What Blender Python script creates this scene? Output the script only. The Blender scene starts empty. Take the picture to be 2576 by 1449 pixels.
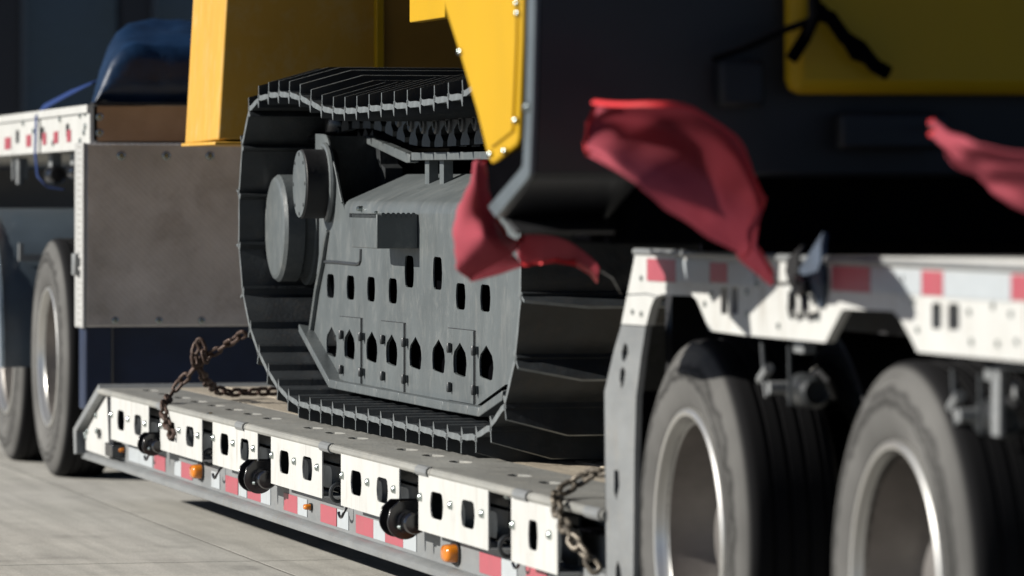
import bpy, bmesh, math, random
from math import sin, cos, tan, atan, atan2, pi, radians, hypot
from mathutils import Vector, Matrix, Quaternion, noise
from mathutils.geometry import tessellate_polygon
random.seed(4)
S = bpy.context.scene
C = S.collection

# ------------------------------------------------------------------ camera, sky, sun, exposure
# The trailer runs along +Y, X points away from its left side, the ground is z = 0.
F = 12800.0; CU = 1288.0; V0 = 480.0; H = 1.235
TH = atan((CU + 1800.0) / F)
cam_d = bpy.data.cameras.new('camera'); cam = bpy.data.objects.new('camera', cam_d); C.objects.link(cam)
cam.location = (0, 0, H); cam.rotation_euler = (pi / 2, 0, -TH)
cam_d.sensor_width = 36; cam_d.lens = F / 2576 * 36
cam_d.shift_y = (V0 - 724.5) / 2576
cam_d.clip_start = .1; cam_d.clip_end = 3000
cam_d.dof.use_dof = True; cam_d.dof.focus_distance = 15.6; cam_d.dof.aperture_fstop = 3.9
S.camera = cam
SUN_EL = radians(24); SUN_AZ = radians(8)
sun_dir = Vector((-cos(SUN_EL) * cos(SUN_AZ), cos(SUN_EL) * sin(SUN_AZ), sin(SUN_EL)))
w = bpy.data.worlds.new('World'); S.world = w; w.use_nodes = True
nt = w.node_tree; bg = nt.nodes['Background']
sk = nt.nodes.new('ShaderNodeTexSky'); sk.sky_type = 'NISHITA'; sk.sun_disc = False
sk.sun_elevation = SUN_EL; sk.sun_rotation = atan2(sun_dir.x, sun_dir.y)
nt.links.new(sk.outputs[0], bg.inputs[0]); bg.inputs[1].default_value = .05
sk.air_density = .45; sk.dust_density = .2; sk.ozone_density = 1.5
sl = bpy.data.lights.new('sun', 'SUN'); sl.energy = 5.0; sl.angle = radians(.53); sl.color = (1, .955, .88)
so = bpy.data.objects.new('sun', sl); C.objects.link(so); so.rotation_euler = sun_dir.to_track_quat('Z', 'Y').to_euler()
so.location = sun_dir * 40
S.view_settings.view_transform = 'Standard'; S.view_settings.look = 'None'
S.view_settings.gamma = 1; S.view_settings.use_curve_mapping = False; S.view_settings.exposure = .45

# ------------------------------------------------------------------ sight-line survey: (u, v) on a known plane -> place
def A(u): return TH + atan((u - CU) / F)
def YZ(u, v, X):
    Y = X / tan(A(u)); q = X * sin(TH) + Y * cos(TH)
    return (Y, H - (v - V0) * q / F)
def XZ(u, v, Y):
    X = Y * tan(A(u)); q = X * sin(TH) + Y * cos(TH)
    return (X, H - (v - V0) * q / F)
def W(u, v, X): y, z = YZ(u, v, X); return Vector((X, y, z))
def WY(u, v, Y): x, z = XZ(u, v, Y); return Vector((x, Y, z))

# ------------------------------------------------------------------ materials
def mat(name, col, rough=.5, metal=0., var=.25, scale=6., stretch=(1, 1, 1), bump=.0, bscale=60., col2=None,
        dust=None, dustamt=0., spec=.5, coat=0., fine=.0):
    K = .66; col = tuple(c * K for c in col); col2 = tuple(c * K for c in col2) if col2 else None; dust = tuple(c * K for c in dust) if dust else None
    m = bpy.data.materials.new(name); m.use_nodes = True
    n = m.node_tree; p = n.nodes['Principled BSDF']
    tc = n.nodes.new('ShaderNodeTexCoord'); mp = n.nodes.new('ShaderNodeMapping'); mp.inputs['Scale'].default_value = stretch
    n.links.new(tc.outputs['Object'], mp.inputs['Vector'])
    nz = n.nodes.new('ShaderNodeTexNoise'); nz.inputs['Scale'].default_value = scale; nz.inputs['Detail'].default_value = 8
    nz.inputs['Roughness'].default_value = .65
    n.links.new(mp.outputs[0], nz.inputs['Vector'])
    rp = n.nodes.new('ShaderNodeValToRGB'); rp.color_ramp.elements[0].position = .3; rp.color_ramp.elements[1].position = .7
    c2 = col2 or tuple(c * (1 - var) for c in col)
    rp.color_ramp.elements[0].color = (*c2, 1); rp.color_ramp.elements[1].color = (*[min(1, c * (1 + (0 if col2 else var * .5))) for c in col], 1)
    n.links.new(nz.outputs[0], rp.inputs[0])
    out = rp.outputs[0]
    if dust:
        n2 = n.nodes.new('ShaderNodeTexNoise'); n2.inputs['Scale'].default_value = scale * 3.3; n2.inputs['Detail'].default_value = 10
        n2.inputs['Roughness'].default_value = .75; n2.inputs['Distortion'].default_value = .4
        n.links.new(mp.outputs[0], n2.inputs['Vector'])
        r2 = n.nodes.new('ShaderNodeValToRGB'); r2.color_ramp.elements[0].position = .5; r2.color_ramp.elements[1].position = .72
        r2.color_ramp.elements[1].color = (dustamt,) * 3 + (1,)
        n.links.new(n2.outputs[0], r2.inputs[0])
        mx = n.nodes.new('ShaderNodeMix'); mx.data_type = 'RGBA'
        n.links.new(r2.outputs[0], mx.inputs[0]); n.links.new(out, mx.inputs[6]); mx.inputs[7].default_value = (*dust, 1)
        out = mx.outputs[2]
    n.links.new(out, p.inputs['Base Color'])
    mr = n.nodes.new('ShaderNodeMapRange'); mr.inputs[3].default_value = max(0, rough - .1); mr.inputs[4].default_value = min(1, rough + .12)
    n.links.new(nz.outputs[0], mr.inputs[0]); n.links.new(mr.outputs[0], p.inputs['Roughness'])
    p.inputs['Metallic'].default_value = metal
    p.inputs['Specular IOR Level'].default_value = spec
    p.inputs['Coat Weight'].default_value = coat; p.inputs['Coat Roughness'].default_value = .12
    if bump:
        nb = n.nodes.new('ShaderNodeTexNoise'); nb.inputs['Scale'].default_value = bscale; nb.inputs['Detail'].default_value = 4
        n.links.new(mp.outputs[0], nb.inputs['Vector'])
        b = n.nodes.new('ShaderNodeBump'); b.inputs['Strength'].default_value = bump; b.inputs['Distance'].default_value = .01
        n.links.new(nb.outputs[0], b.inputs['Height']); n.links.new(b.outputs[0], p.inputs['Normal'])
    return m

M = {}
M['steel'] = mat('grey_painted_steel', (.15, .17, .175), .38, 0, .18, 4, (1, 1.2, .85), .10, 55, dust=(.40, .40, .38), dustamt=.35)
M['shoe'] = mat('worn_track_steel', (.055, .063, .070), .42, .15, .35, 9, (1, 1, 1), .12, 70, dust=(.13, .10, .075), dustamt=.30)  # pads' shade put in this darker copy of the track steel
M['shoe_end'] = mat('sunlit_end_steel', (.26, .29, .30), .36, .1, .3, 25, (1, 1, 1), .15, 90, dust=(.30, .17, .10), dustamt=.3)  # brighter copy of the track steel, holding sunlight on the shoe ends
M['bright_alu'] = mat('bright_brushed_aluminium', (.62, .62, .60), .5, .1, .1, 20)
M['shoe_dark'] = mat('dark_chain_steel', (.06, .066, .07), .38, .2, .4, 14, (1, 1, 1), .2, 60)
M['black'] = mat('black_gloss_paint', (.012, .012, .015), .22, 0, .3, 20, coat=.3)
M['matt_black'] = mat('matt_black_steel', (.014, .014, .017), .6, 0, .4, 10, bump=.1)
M['void'] = mat('shade_black', (.004, .004, .005), .95, 0, .3, 10, spec=.0)  # near-black that stands in for deep shade; also on the dark hoses
M['white'] = mat('white_painted_aluminium', (.78, .785, .755), .45, 0, .06, 4, (1, 1, .5), .05, 30, dust=(.50, .46, .38), dustamt=.35)
M['grey'] = mat('grey_galvanised_rail', (.31, .325, .33), .48, .1, .18, 5, (1, .6, 2), .12, 60, dust=(.42, .41, .39), dustamt=.4)
M['deckplate'] = mat('weathered_deck_steel', (.40, .40, .37), .6, .05, .25, 3, (1.5, .6, 1), .2, 70, dust=(.58, .55, .48), dustamt=.55)
M['wood'] = mat('bleached_deck_timber', (.62, .54, .42), .8, 0, .25, 6, (5, .5, 1), .3, 40)
M['yellow'] = mat('yellow_machine_paint', (.76, .44, .003), .5, 0, .08, 2.5, (1, 1, .5), .05, 12, coat=.05, spec=.3)
M['yellow_worn'] = mat('scratched_yellow_paint', (.86, .47, .06), .45, 0, .10, 3, (1, 1.8, .7), .08, 16, dust=(.85, .62, .28), dustamt=.5)
M['red'] = None
M['tape_red'] = mat('red_reflective_tape', (.58, .125, .16), .35, 0, .08, 30)
M['tape_white'] = mat('white_reflective_tape', (.62, .67, .70), .35, 0, .05, 30)
M['yellow_shaded'] = mat('shaded_yellow_paint', (.50, .25, .025), .5, 0, .2, 3)  # machine yellow with deep shade put in the colour
M['bolt'] = mat('bright_bolt', (.55, .62, .60), .22, .9, .1, 20)
M['navy'] = mat('navy_frame_paint', (.018, .035, .09), .4, 0, .3, 5)
M['fender'] = mat('blue_grey_plastic_fender', (.13, .17, .21), .3, 0, .2, 5, coat=.4)
M['alu'] = mat('polished_aluminium', (.62, .60, .57), .2, 1., .12, 3, (1, 1, 1), .02, 20)
M['lip'] = mat('bright_rim_lip', (.95, .94, .90), .3, .8, .05, 4)
M['rim'] = mat('dusty_rim_brown_reflection', (.40, .37, .345), .5, .7, .35, 4, (1, 1, 1), .02, 30)  # one aluminium as two colours: dish's brown reflection with dust, lip's highlight
M['alu_dull'] = mat('dull_aluminium_panel', (.70, .50, .36), .40, .75, .3, 2.5, (1, 1, 1), .03, 30)
M['rust'] = mat('rusty_chain_steel', (.115, .068, .05), .55, .4, .5, 60, bump=.3, bscale=200, dust=(.22, .19, .17), dustamt=.5)
M['chain_dark'] = mat('dull_chain_steel', (.22, .19, .15), .45, .5, .4, 60, bump=.2, bscale=200)
M['tarp'] = mat('blue_tarpaulin', (.009, .036, .095), .34, 0, .4, 6, bump=.3, bscale=9, coat=.1)
M['strap'] = mat('blue_webbing', (.006, .045, .22), .6, 0, .2, 30)
M['hose'] = mat('black_rubber', (.015, .015, .016), .5, 0, .2, 20)

def grime(m, amt=.35, col=(.20, .16, .11)):
    n = m.node_tree; p = n.nodes['Principled BSDF']; tc = n.nodes['Texture Coordinate']
    src = p.inputs['Base Color'].links[0].from_socket
    mp = n.nodes.new('ShaderNodeMapping'); mp.inputs['Scale'].default_value = (1, 26, 2.2); n.links.new(tc.outputs['Object'], mp.inputs['Vector'])
    a = n.nodes.new('ShaderNodeTexNoise'); a.inputs['Scale'].default_value = 1.6; a.inputs['Detail'].default_value = 5; n.links.new(mp.outputs[0], a.inputs['Vector'])
    b = n.nodes.new('ShaderNodeTexNoise'); b.inputs['Scale'].default_value = 4; b.inputs['Detail'].default_value = 7; n.links.new(tc.outputs['Object'], b.inputs['Vector'])
    ra = n.nodes.new('ShaderNodeMapRange'); ra.inputs[1].default_value = .54; ra.inputs[2].default_value = .74; n.links.new(a.outputs[0], ra.inputs[0])
    rb = n.nodes.new('ShaderNodeMapRange'); rb.inputs[1].default_value = .45; rb.inputs[2].default_value = .65; rb.inputs[4].default_value = amt; n.links.new(b.outputs[0], rb.inputs[0])
    mu = n.nodes.new('ShaderNodeMath'); mu.operation = 'MULTIPLY'; n.links.new(ra.outputs[0], mu.inputs[0]); n.links.new(rb.outputs[0], mu.inputs[1])
    x = n.nodes.new('ShaderNodeMix'); x.data_type = 'RGBA'; n.links.new(mu.outputs[0], x.inputs[0]); n.links.new(src, x.inputs[6]); x.inputs[7].default_value = (*col, 1)
    n.links.new(x.outputs[2], p.inputs['Base Color'])
grime(M['white'], .55); grime(M['grey'], .45); grime(M['tape_red'], .4); grime(M['tape_white'], .4)
grime(M['steel'], .2, (.30, .29, .27)); grime(M['yellow_worn'], .3, (.9, .75, .5))

def diamond_plate():
    m = mat('aluminium_tread_plate', (.92, .88, .86), .48, .8, .3, 2.2, dust=(.22, .15, .10), dustamt=.3)
    n = m.node_tree; p = n.nodes['Principled BSDF']
    tc = n.nodes['Texture Coordinate']
    mp = n.nodes.new('ShaderNodeMapping'); mp.inputs['Rotation'].default_value = (0, radians(45), 0)
    n.links.new(tc.outputs['Object'], mp.inputs['Vector'])
    hs = []
    for d in ('X', 'Z'):
        wv = n.nodes.new('ShaderNodeTexWave'); wv.bands_direction = d; wv.inputs['Scale'].default_value = 17
        n.links.new(mp.outputs[0], wv.inputs['Vector']); hs.append(wv)
    mm = n.nodes.new('ShaderNodeMath'); mm.operation = 'MULTIPLY'
    n.links.new(hs[0].outputs['Fac'], mm.inputs[0]); n.links.new(hs[1].outputs['Fac'], mm.inputs[1])
    b = n.nodes.new('ShaderNodeBump'); b.inputs['Strength'].default_value = .35; b.inputs['Distance'].default_value = .002
    n.links.new(mm.outputs[0], b.inputs['Height']); n.links.new(b.outputs[0], p.inputs['Normal'])
    return m
M['tread'] = diamond_plate()

def tyre_mat(R):
    m = bpy.data.materials.new('dusty_tyre_rubber'); m.use_nodes = True
    n = m.node_tree; p = n.nodes['Principled BSDF']
    tc = n.nodes.new('ShaderNodeTexCoord'); sp = n.nodes.new('ShaderNodeSeparateXYZ'); n.links.new(tc.outputs['Object'], sp.inputs[0])
    cb = n.nodes.new('ShaderNodeCombineXYZ'); n.links.new(sp.outputs[1], cb.inputs[1]); n.links.new(sp.outputs[2], cb.inputs[2])
    ln = n.nodes.new('ShaderNodeVectorMath'); ln.operation = 'LENGTH'; n.links.new(cb.outputs[0], ln.inputs[0])
    nz = n.nodes.new('ShaderNodeTexNoise'); nz.inputs['Scale'].default_value = 17; nz.inputs['Detail'].default_value = 3
    n.links.new(tc.outputs['Object'], nz.inputs['Vector'])
    dv = n.nodes.new('ShaderNodeMath'); dv.operation = 'DIVIDE'; dv.inputs[1].default_value = R; n.links.new(ln.outputs['Value'], dv.inputs[0])
    ad = n.nodes.new('ShaderNodeMath'); ad.operation = 'MULTIPLY_ADD'; ad.inputs[1].default_value = .10
    n.links.new(nz.outputs[0], ad.inputs[0]); n.links.new(dv.outputs[0], ad.inputs[2])
    rp = n.nodes.new('ShaderNodeValToRGB'); cr = rp.color_ramp
    g = lambda x: (x * .72, x * .71, x * .68, 1)
    # dusty bead, dark worn maker's band, dusty shoulder, black tread, all following the radius
    cr.elements[0].position = .62; cr.elements[0].color = g(.13)
    cr.elements[1].position = 1.0; cr.elements[1].color = g(.16)
    for pos, v in ((.75, .17), (.835, .17), (.86, .045), (.895, .13), (.915, .045), (.94, .16)):
        e = cr.elements.new(pos); e.color = g(v)
    n.links.new(ad.outputs[0], rp.inputs[0])
    n2 = n.nodes.new('ShaderNodeTexNoise'); n2.inputs['Scale'].default_value = 4; n2.inputs['Detail'].default_value = 8
    n.links.new(tc.outputs['Object'], n2.inputs['Vector'])
    mr = n.nodes.new('ShaderNodeMapRange'); mr.inputs[1].default_value = .3; mr.inputs[2].default_value = .7; mr.inputs[3].default_value = .7; mr.inputs[4].default_value = 1.1
    n.links.new(n2.outputs[0], mr.inputs[0])
    mx = n.nodes.new('ShaderNodeMix'); mx.data_type = 'RGBA'; mx.blend_type = 'MULTIPLY'; mx.inputs[0].default_value = 1
    n.links.new(rp.outputs[0], mx.inputs[6]); n.links.new(mr.outputs[0], mx.inputs[7])
    th = n.nodes.new('ShaderNodeMapRange'); th.inputs[1].default_value = .962; th.inputs[2].default_value = .985
    n.links.new(dv.outputs[0], th.inputs[0])
    m3 = n.nodes.new('ShaderNodeMix'); m3.data_type = 'RGBA'
    n.links.new(th.outputs[0], m3.inputs[0]); n.links.new(mx.outputs[2], m3.inputs[6]); m3.inputs[7].default_value = (.008, .008, .009, 1)
    n.links.new(m3.outputs[2], p.inputs['Base Color']); p.inputs['Roughness'].default_value = .85; p.inputs['Specular IOR Level'].default_value = .2
    return m
M['tread_rubber'] = mat('dark_tread_rubber', (.022, .022, .023), .8, 0, .3, 12, bump=.2)

def cloth_mat():
    m = bpy.data.materials.new('red_mesh_fabric'); m.use_nodes = True
    n = m.node_tree; n.nodes.remove(n.nodes['Principled BSDF']); o = n.nodes['Material Output']
    tc = n.nodes.new('ShaderNodeTexCoord'); nz = n.nodes.new('ShaderNodeTexNoise'); nz.inputs['Scale'].default_value = 8; nz.inputs['Detail'].default_value = 6
    n.links.new(tc.outputs['Object'], nz.inputs['Vector'])
    rp = n.nodes.new('ShaderNodeValToRGB'); rp.color_ramp.elements[0].color = (.40, .075, .10, 1); rp.color_ramp.elements[1].color = (.60, .15, .19, 1)
    n.links.new(nz.outputs[0], rp.inputs[0])
    d = n.nodes.new('ShaderNodeBsdfDiffuse'); t = n.nodes.new('ShaderNodeBsdfTranslucent'); tr = n.nodes.new('ShaderNodeBsdfTransparent')
    n.links.new(rp.outputs[0], d.inputs[0]); n.links.new(rp.outputs[0], t.inputs[0])
    m1 = n.nodes.new('ShaderNodeMixShader'); m1.inputs[0].default_value = .4; n.links.new(d.outputs[0], m1.inputs[1]); n.links.new(t.outputs[0], m1.inputs[2])
    m2 = n.nodes.new('ShaderNodeMixShader'); m2.inputs[0].default_value = .14; n.links.new(m1.outputs[0], m2.inputs[1]); n.links.new(tr.outputs[0], m2.inputs[2])
    n.links.new(m2.outputs[0], o.inputs[0]); return m
M['flag'] = cloth_mat()
hem = bpy.data.materials.new('red_flag_hem'); hem.use_nodes = True
hem.node_tree.nodes['Principled BSDF'].inputs['Base Color'].default_value = (.60, .02, .025, 1); hem.node_tree.nodes['Principled BSDF'].inputs['Roughness'].default_value = .7
M['hem'] = hem
amb = mat('amber_lens', (.95, .28, .01), .15, 0, .1, 40, coat=.6)
amb.node_tree.nodes['Principled BSDF'].inputs['Subsurface Weight'].default_value = .0
M['amber'] = amb

# ------------------------------------------------------------------ building blocks
class MB:
    def __init__(s): s.v = []; s.f = []
    def add(s, vs, fs):
        b = len(s.v); s.v += [Vector(p) for p in vs]; s.f += [tuple(i + b for i in f) for f in fs]; return s
    def box(s, x0, x1, y0, y1, z0, z1):
        return s.add([(x, y, z) for x in (x0, x1) for y in (y0, y1) for z in (z0, z1)],
                     [(0, 1, 3, 2), (4, 6, 7, 5), (0, 4, 5, 1), (2, 3, 7, 6), (0, 2, 6, 4), (1, 5, 7, 3)])
    def prism(s, outer, a, b, holes=(), axis='X'):
        # outline in the plane across the axis, swept from a to b
        def mk(p, t): return Vector((t, p[0], p[1])) if axis == 'X' else (Vector((p[0], t, p[1])) if axis == 'Y' else Vector((p[0], p[1], t)))
        loops = [list(outer)] + [list(h) for h in holes]
        flat = [p for l in loops for p in l]; n = len(flat)
        if holes: tris = tessellate_polygon([[Vector((p[0], p[1], 0)) for p in l] for l in loops])
        else: tris = [tuple(range(len(outer)))]
        vs = [mk(p, a) for p in flat] + [mk(p, b) for p in flat]
        fs = [tuple(t) for t in tris] + [tuple(i + n for i in reversed(t)) for t in tris]
        o = 0
        for l in loops:
            k = len(l)
            for i in range(k):
                j = (i + 1) % k; fs.append((o + i, o + j, o + j + n, o + i + n))
            o += k
        return s.add(vs, fs)
    def tube(s, pts, r, n=8, closed=False, flat=1.0):
        pts = [Vector(p) for p in pts]; k = len(pts); vs = []; fs = []; up = None
        for i, p in enumerate(pts):
            if closed: t = (pts[(i + 1) % k] - pts[i - 1])
            else: t = pts[min(i + 1, k - 1)] - pts[max(i - 1, 0)]
            t.normalize()
            if up is None: up = t.orthogonal().normalized()
            up = (up - t * up.dot(t)).normalized(); sd = t.cross(up)
            rr = r[i] if isinstance(r, (list, tuple)) else r
            for j in range(n):
                a = 2 * pi * j / n; vs.append(p + up * cos(a) * rr + sd * sin(a) * rr * flat)
        for i in range(k if closed else k - 1):
            for j in range(n):
                a, b = i * n + j, i * n + (j + 1) % n; c = (i + 1) % k
                fs.append((a, b, c * n + (j + 1) % n, c * n + j))
        if not closed: fs += [tuple(reversed(range(n))), tuple((k - 1) * n + j for j in range(n))]
        return s.add(vs, fs)
    def lathe(s, prof, c=(0, 0, 0), axis='X', n=48, closed=False):
        # profile of (along axis, radius)
        c = Vector(c); vs = []; fs = []; k = len(prof)
        for a, r in prof:
            for j in range(n):
                t = 2 * pi * j / n
                d = {'X': (a, r * cos(t), r * sin(t)), 'Y': (r * sin(t), a, r * cos(t)), 'Z': (r * cos(t), r * sin(t), a)}[axis]
                vs.append(c + Vector(d))
        for i in range(k if closed else k - 1):
            for j in range(n):
                q = (i + 1) % k
                fs.append((i * n + j, q * n + j, q * n + (j + 1) % n, i * n + (j + 1) % n))
        if not closed:
            if prof[0][1] > 1e-5: fs.append(tuple(range(n)))
            if prof[-1][1] > 1e-5: fs.append(tuple(reversed(range((k - 1) * n, k * n))))
        return s.add(vs, fs)
    def mesh(s, name, m, org=(0, 0, 0), smooth=35):
        me = bpy.data.meshes.new(name); o = Vector(org)
        me.from_pydata([p - o for p in s.v], [], s.f)
        bm = bmesh.new(); bm.from_mesh(me); bmesh.ops.remove_doubles(bm, verts=bm.verts, dist=1e-6)
        bmesh.ops.recalc_face_normals(bm, faces=bm.faces); bm.to_mesh(me); bm.free()
        me.materials.append(m)
        if smooth:
            me.polygons.foreach_set('use_smooth', [True] * len(me.polygons)); me.set_sharp_from_angle(angle=radians(smooth))
        return me
    def build(s, name, m, parent=None, smooth=35, bevel=0., org=None, kind=None, label=None):
        if parent is not None and org is None: org = world_loc(parent); loc = (0, 0, 0)
        elif org is None: org = s.base(); loc = org
        else: loc = Vector(org) - (world_loc(parent) if parent is not None else Vector((0, 0, 0)))
        o = bpy.data.objects.new(name, s.mesh(name, m, org, smooth)); C.objects.link(o)
        o.location = loc
        if parent is not None: o.parent = parent
        if bevel:
            b = o.modifiers.new('bevel', 'BEVEL'); b.width = bevel; b.segments = 2; b.limit_method = 'ANGLE'; b.angle_limit = radians(40)
            b.harden_normals = False
        if kind: o['kind'] = kind
        if label: o['label'] = label
        return o
    def base(s):
        xs = [p.x for p in s.v]; ys = [p.y for p in s.v]; zs = [p.z for p in s.v]
        return Vector(((min(xs) + max(xs)) / 2, (min(ys) + max(ys)) / 2, min(zs)))
def world_loc(o):
    v = Vector((0, 0, 0))
    while o is not None: v = v + Vector(o.location); o = o.parent
    return v
def thing(name, label, cat, loc, group=None):
    o = bpy.data.objects.new(name, None); C.objects.link(o); o.location = loc; o.empty_display_size = .2
    o['label'] = label; o['category'] = cat
    if group: o['group'] = group
    return o
def tag(o, label, cat, group=None):
    o['label'] = label; o['category'] = cat
    if group: o['group'] = group
    return o
def inst(name, me, loc, parent, rot=None, scale=None):       # another object sharing one mesh; loc is a place in the world
    o = bpy.data.objects.new(name, me); C.objects.link(o)
    o.location = Vector(loc) - (world_loc(parent) if parent is not None else Vector((0, 0, 0)))
    o.parent = parent
    if rot: o.rotation_euler = rot
    if scale: o.scale = scale
    return o
def uvs(pts, X): return [YZ(u, v, X) for u, v in pts]
def shp(base, uc, vc, ww, hh, sl=0.): return [(uc + x * ww, vc + y * hh + sl * x * ww) for x, y in base]
BARREL = [(-.30, -.5), (.30, -.5), (.42, -.44), (.47, -.25), (.5, 0), (.47, .25), (.42, .44), (.30, .5), (-.30, .5), (-.42, .44), (-.47, .25), (-.5, 0), (-.47, -.25), (-.42, -.44)]
ARCH = [(0, -.5), (.2, -.36), (.40, -.22), (.48, -.05), (.5, .15), (.42, .46), (.3, .5), (-.34, .44), (-.46, .40), (-.5, .15), (-.49, -.08), (-.42, -.22), (-.2, -.36)]
RR = [(-.3, -.5), (.3, -.5), (.45, -.46), (.5, -.36), (.5, .36), (.45, .46), (.3, .5), (-.3, .5), (-.45, .46), (-.5, .36), (-.5, -.36), (-.45, -.46)]

# ------------------------------------------------------------------ ground: one sheet and cast concrete slabs with recessed joints
def concrete():
    m = mat('pale_broom_finished_concrete', (.74, .72, .655), .85, 0, .14, 1.2, (1, 1, 1), .0, dust=(.42, .40, .36), dustamt=.35)
    n = m.node_tree; p = n.nodes['Principled BSDF']; tc = n.nodes['Texture Coordinate']
    src = p.inputs['Base Color'].links[0].from_socket
    def streak(scale, sy, lo, hi, a, b, src):
        mp = n.nodes.new('ShaderNodeMapping'); mp.inputs['Scale'].default_value = (1, sy, 1)
        n.links.new(tc.outputs['Object'], mp.inputs['Vector'])
        nz = n.nodes.new('ShaderNodeTexNoise'); nz.inputs['Scale'].default_value = scale; nz.inputs['Detail'].default_value = 6
        n.links.new(mp.outputs[0], nz.inputs['Vector'])
        mr = n.nodes.new('ShaderNodeMapRange'); mr.inputs[1].default_value = lo; mr.inputs[2].default_value = hi; mr.inputs[3].default_value = a; mr.inputs[4].default_value = b
        n.links.new(nz.outputs[0], mr.inputs[0])
        mx = n.nodes.new('ShaderNodeMix'); mx.data_type = 'RGBA'; mx.blend_type = 'MULTIPLY'; mx.inputs[0].default_value = 1
        n.links.new(src, mx.inputs[6]); n.links.new(mr.outputs[0], mx.inputs[7]); return mx.outputs[2], nz
    src, _ = streak(14, .05, .35, .6, .84, 1.03, src)
    src, f = streak(160, .25, .3, .7, .86, 1.08, src)
    src, _ = streak(3, .6, .32, .4, .78, 1.0, src)
    n.links.new(src, p.inputs['Base Color'])
    b = n.nodes.new('ShaderNodeBump'); b.inputs['Strength'].default_value = .4; b.inputs['Distance'].default_value = .004
    n.links.new(f.outputs[0], b.inputs['Height']); n.links.new(b.outputs[0], p.inputs['Normal'])
    return m
M['concrete'] = concrete()
M['joint'] = mat('dark_joint_sealant', (.30, .29, .26), .9, 0, .3, 20)
mb = MB(); mb.add([(-900, -300, -.012), (900, -300, -.012), (900, 2000, -.012), (-900, 2000, -.012)], [(0, 1, 2, 3)])
ground = mb.build('ground', mat('dark_asphalt_ground', (.055, .055, .052), .9, 0, .2, .3), kind='structure')  # asphalt out of view, made dark to cut light bounced onto rear faces
road = thing('road', 'x', 'x', (4, 20, -.008)); del road['label']; del road['category']; road['kind'] = 'structure'
XJ = 3.15
for i in range(-1, 1):
    for j in range(0, 10):
        x0 = XJ + i * 4.0; y0 = 1.7 + j * 5.0
        if i < 0 and j < 2: continue
        MB().box(x0 + .007, x0 + 3.993, y0 + .007, y0 + 4.993, -.14, 0).build('slab', M['concrete'], road, smooth=0)
MB().box(XJ - 4.01, XJ + 4.01, 1.69, 52, -.145, -.0008).build('joint_filler', M['joint'], road, smooth=0)

# ------------------------------------------------------------------ building far behind: dark facade of glass between posts
fac = thing('commercial_building', 'dark glass fronted building with grey upright posts far behind the flatbed truck', 'building', (12, 42, 0))
MF = mat('dark_facade_wall', (.06, .07, .085), .6, 0, .2, 1)
MG = mat('dark_tinted_glass', (.055, .085, .125), .12, 0, .55, .9, (1, 1, 1.4), .04, 1.5, spec=.6)
MP = mat('facade_post', (.13, .15, .17), .5, 0, .1, 2)
MP2 = mat('brown_facade_pier', (.05, .05, .055), .6, 0, .1, 2)
YF = 42.0
MB().box(-4, 34, YF + .25, YF + 12, 0, 12).build('wall', MF, fac)
MB().box(-4, 34, YF - .05, YF + .25, 0, .5).build('plinth', MP2, fac)
xs = [XZ(u, 0, YF)[0] for u in (-420, 10, 340)]
step = xs[2] - xs[1]; xx = xs[0]; k = 0
posts = [xs[1] + step * i for i in range(-6, 18)]
for i, x in enumerate(posts):
    MB().box(x - .12, x + .13, YF - .05, YF + .28, .5, 10).build('pier', MP2, fac)
    MB().box(x + .132, x + .17, YF - .09, YF + .28, .5, 10).build('mullion', MP, fac)
    if i + 1 < len(posts):
        for a, b in ((.55, 3.2), (3.26, 6.4)):
            MB().box(x + .172, x + step - .122, YF + .1, YF + .13, a, b).build('pane', MG, fac)
        MB().box(x + .172, x + step - .122, YF, YF + .2, 3.2, 3.26).build('transom', MP, fac)

# ------------------------------------------------------------------ wheels
def wheel_meshes(R, rim, tag_):
    t = MB(); wd = .27; d = R - .45
    prof = [(.040, rim - .006), (.020, rim + .006), (.010, rim + .02), (.004, rim + .045), (.006, rim + .046), (0, rim + .075), (.0, rim + .09), (.003, rim + .092), (.004, R - .065),
            (.008, R - .06), (.012, R - .045), (.020, R - .03), (.018, R - .028), (.030, R - .010), (.042, R - .002), (.055, R)]
    for g in (.085, .125, .165, .205):
        prof += [(g - .006, R), (g - .005, R - .006), (g + .005, R - .006), (g + .006, R)]
    prof += [(.23, R - .003), (.245, R - .03), (.265, R - .08), (.27, R - .12), (.25, rim + .01), (.235, rim - .006)]
    t.lathe(prof, n=96)
    # drop the inner end discs: keep the tyre open in the middle
    t.f = [f for f in t.f if len(f) == 4]
    tm = t.mesh('tyre', tyre_mat(R), smooth=28)
    # raised maker's ring of worn blocks on the sidewall
    r = MB()
    prof = [(.022, rim + .006), (.012, rim + .003), (.008, rim - .004), (.010, rim - .012), (.022, rim - .018), (.032, rim - .021), (.040, rim - .030), (.15, rim - .034), (.168, rim - .045), (.172, rim - .10), (.168, .115), (.150, .105), (.105, .10), (.098, .085), (.095, .0)]
    r.lathe(prof[5:], n=96)
    r.f = [f for f in r.f if len(f) <= 4]
    lipm = MB().lathe(prof[:7], n=96); lipm.f = [f for f in lipm.f if len(f) == 4]; lm = lipm.mesh('rim_lip', M['lip'], smooth=40)
    for k in range(10):
        a = 2 * pi * k / 10
        r.lathe([(.135, .016), (.135, .018), (.15, .018), (.17, .018)], c=(0, .145 * cos(a), .145 * sin(a)), n=8)
    rm = r.mesh('rim', M['rim'], smooth=30)
    return tm, rm, lm
def lug_ring(R, rim):
    return None
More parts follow.
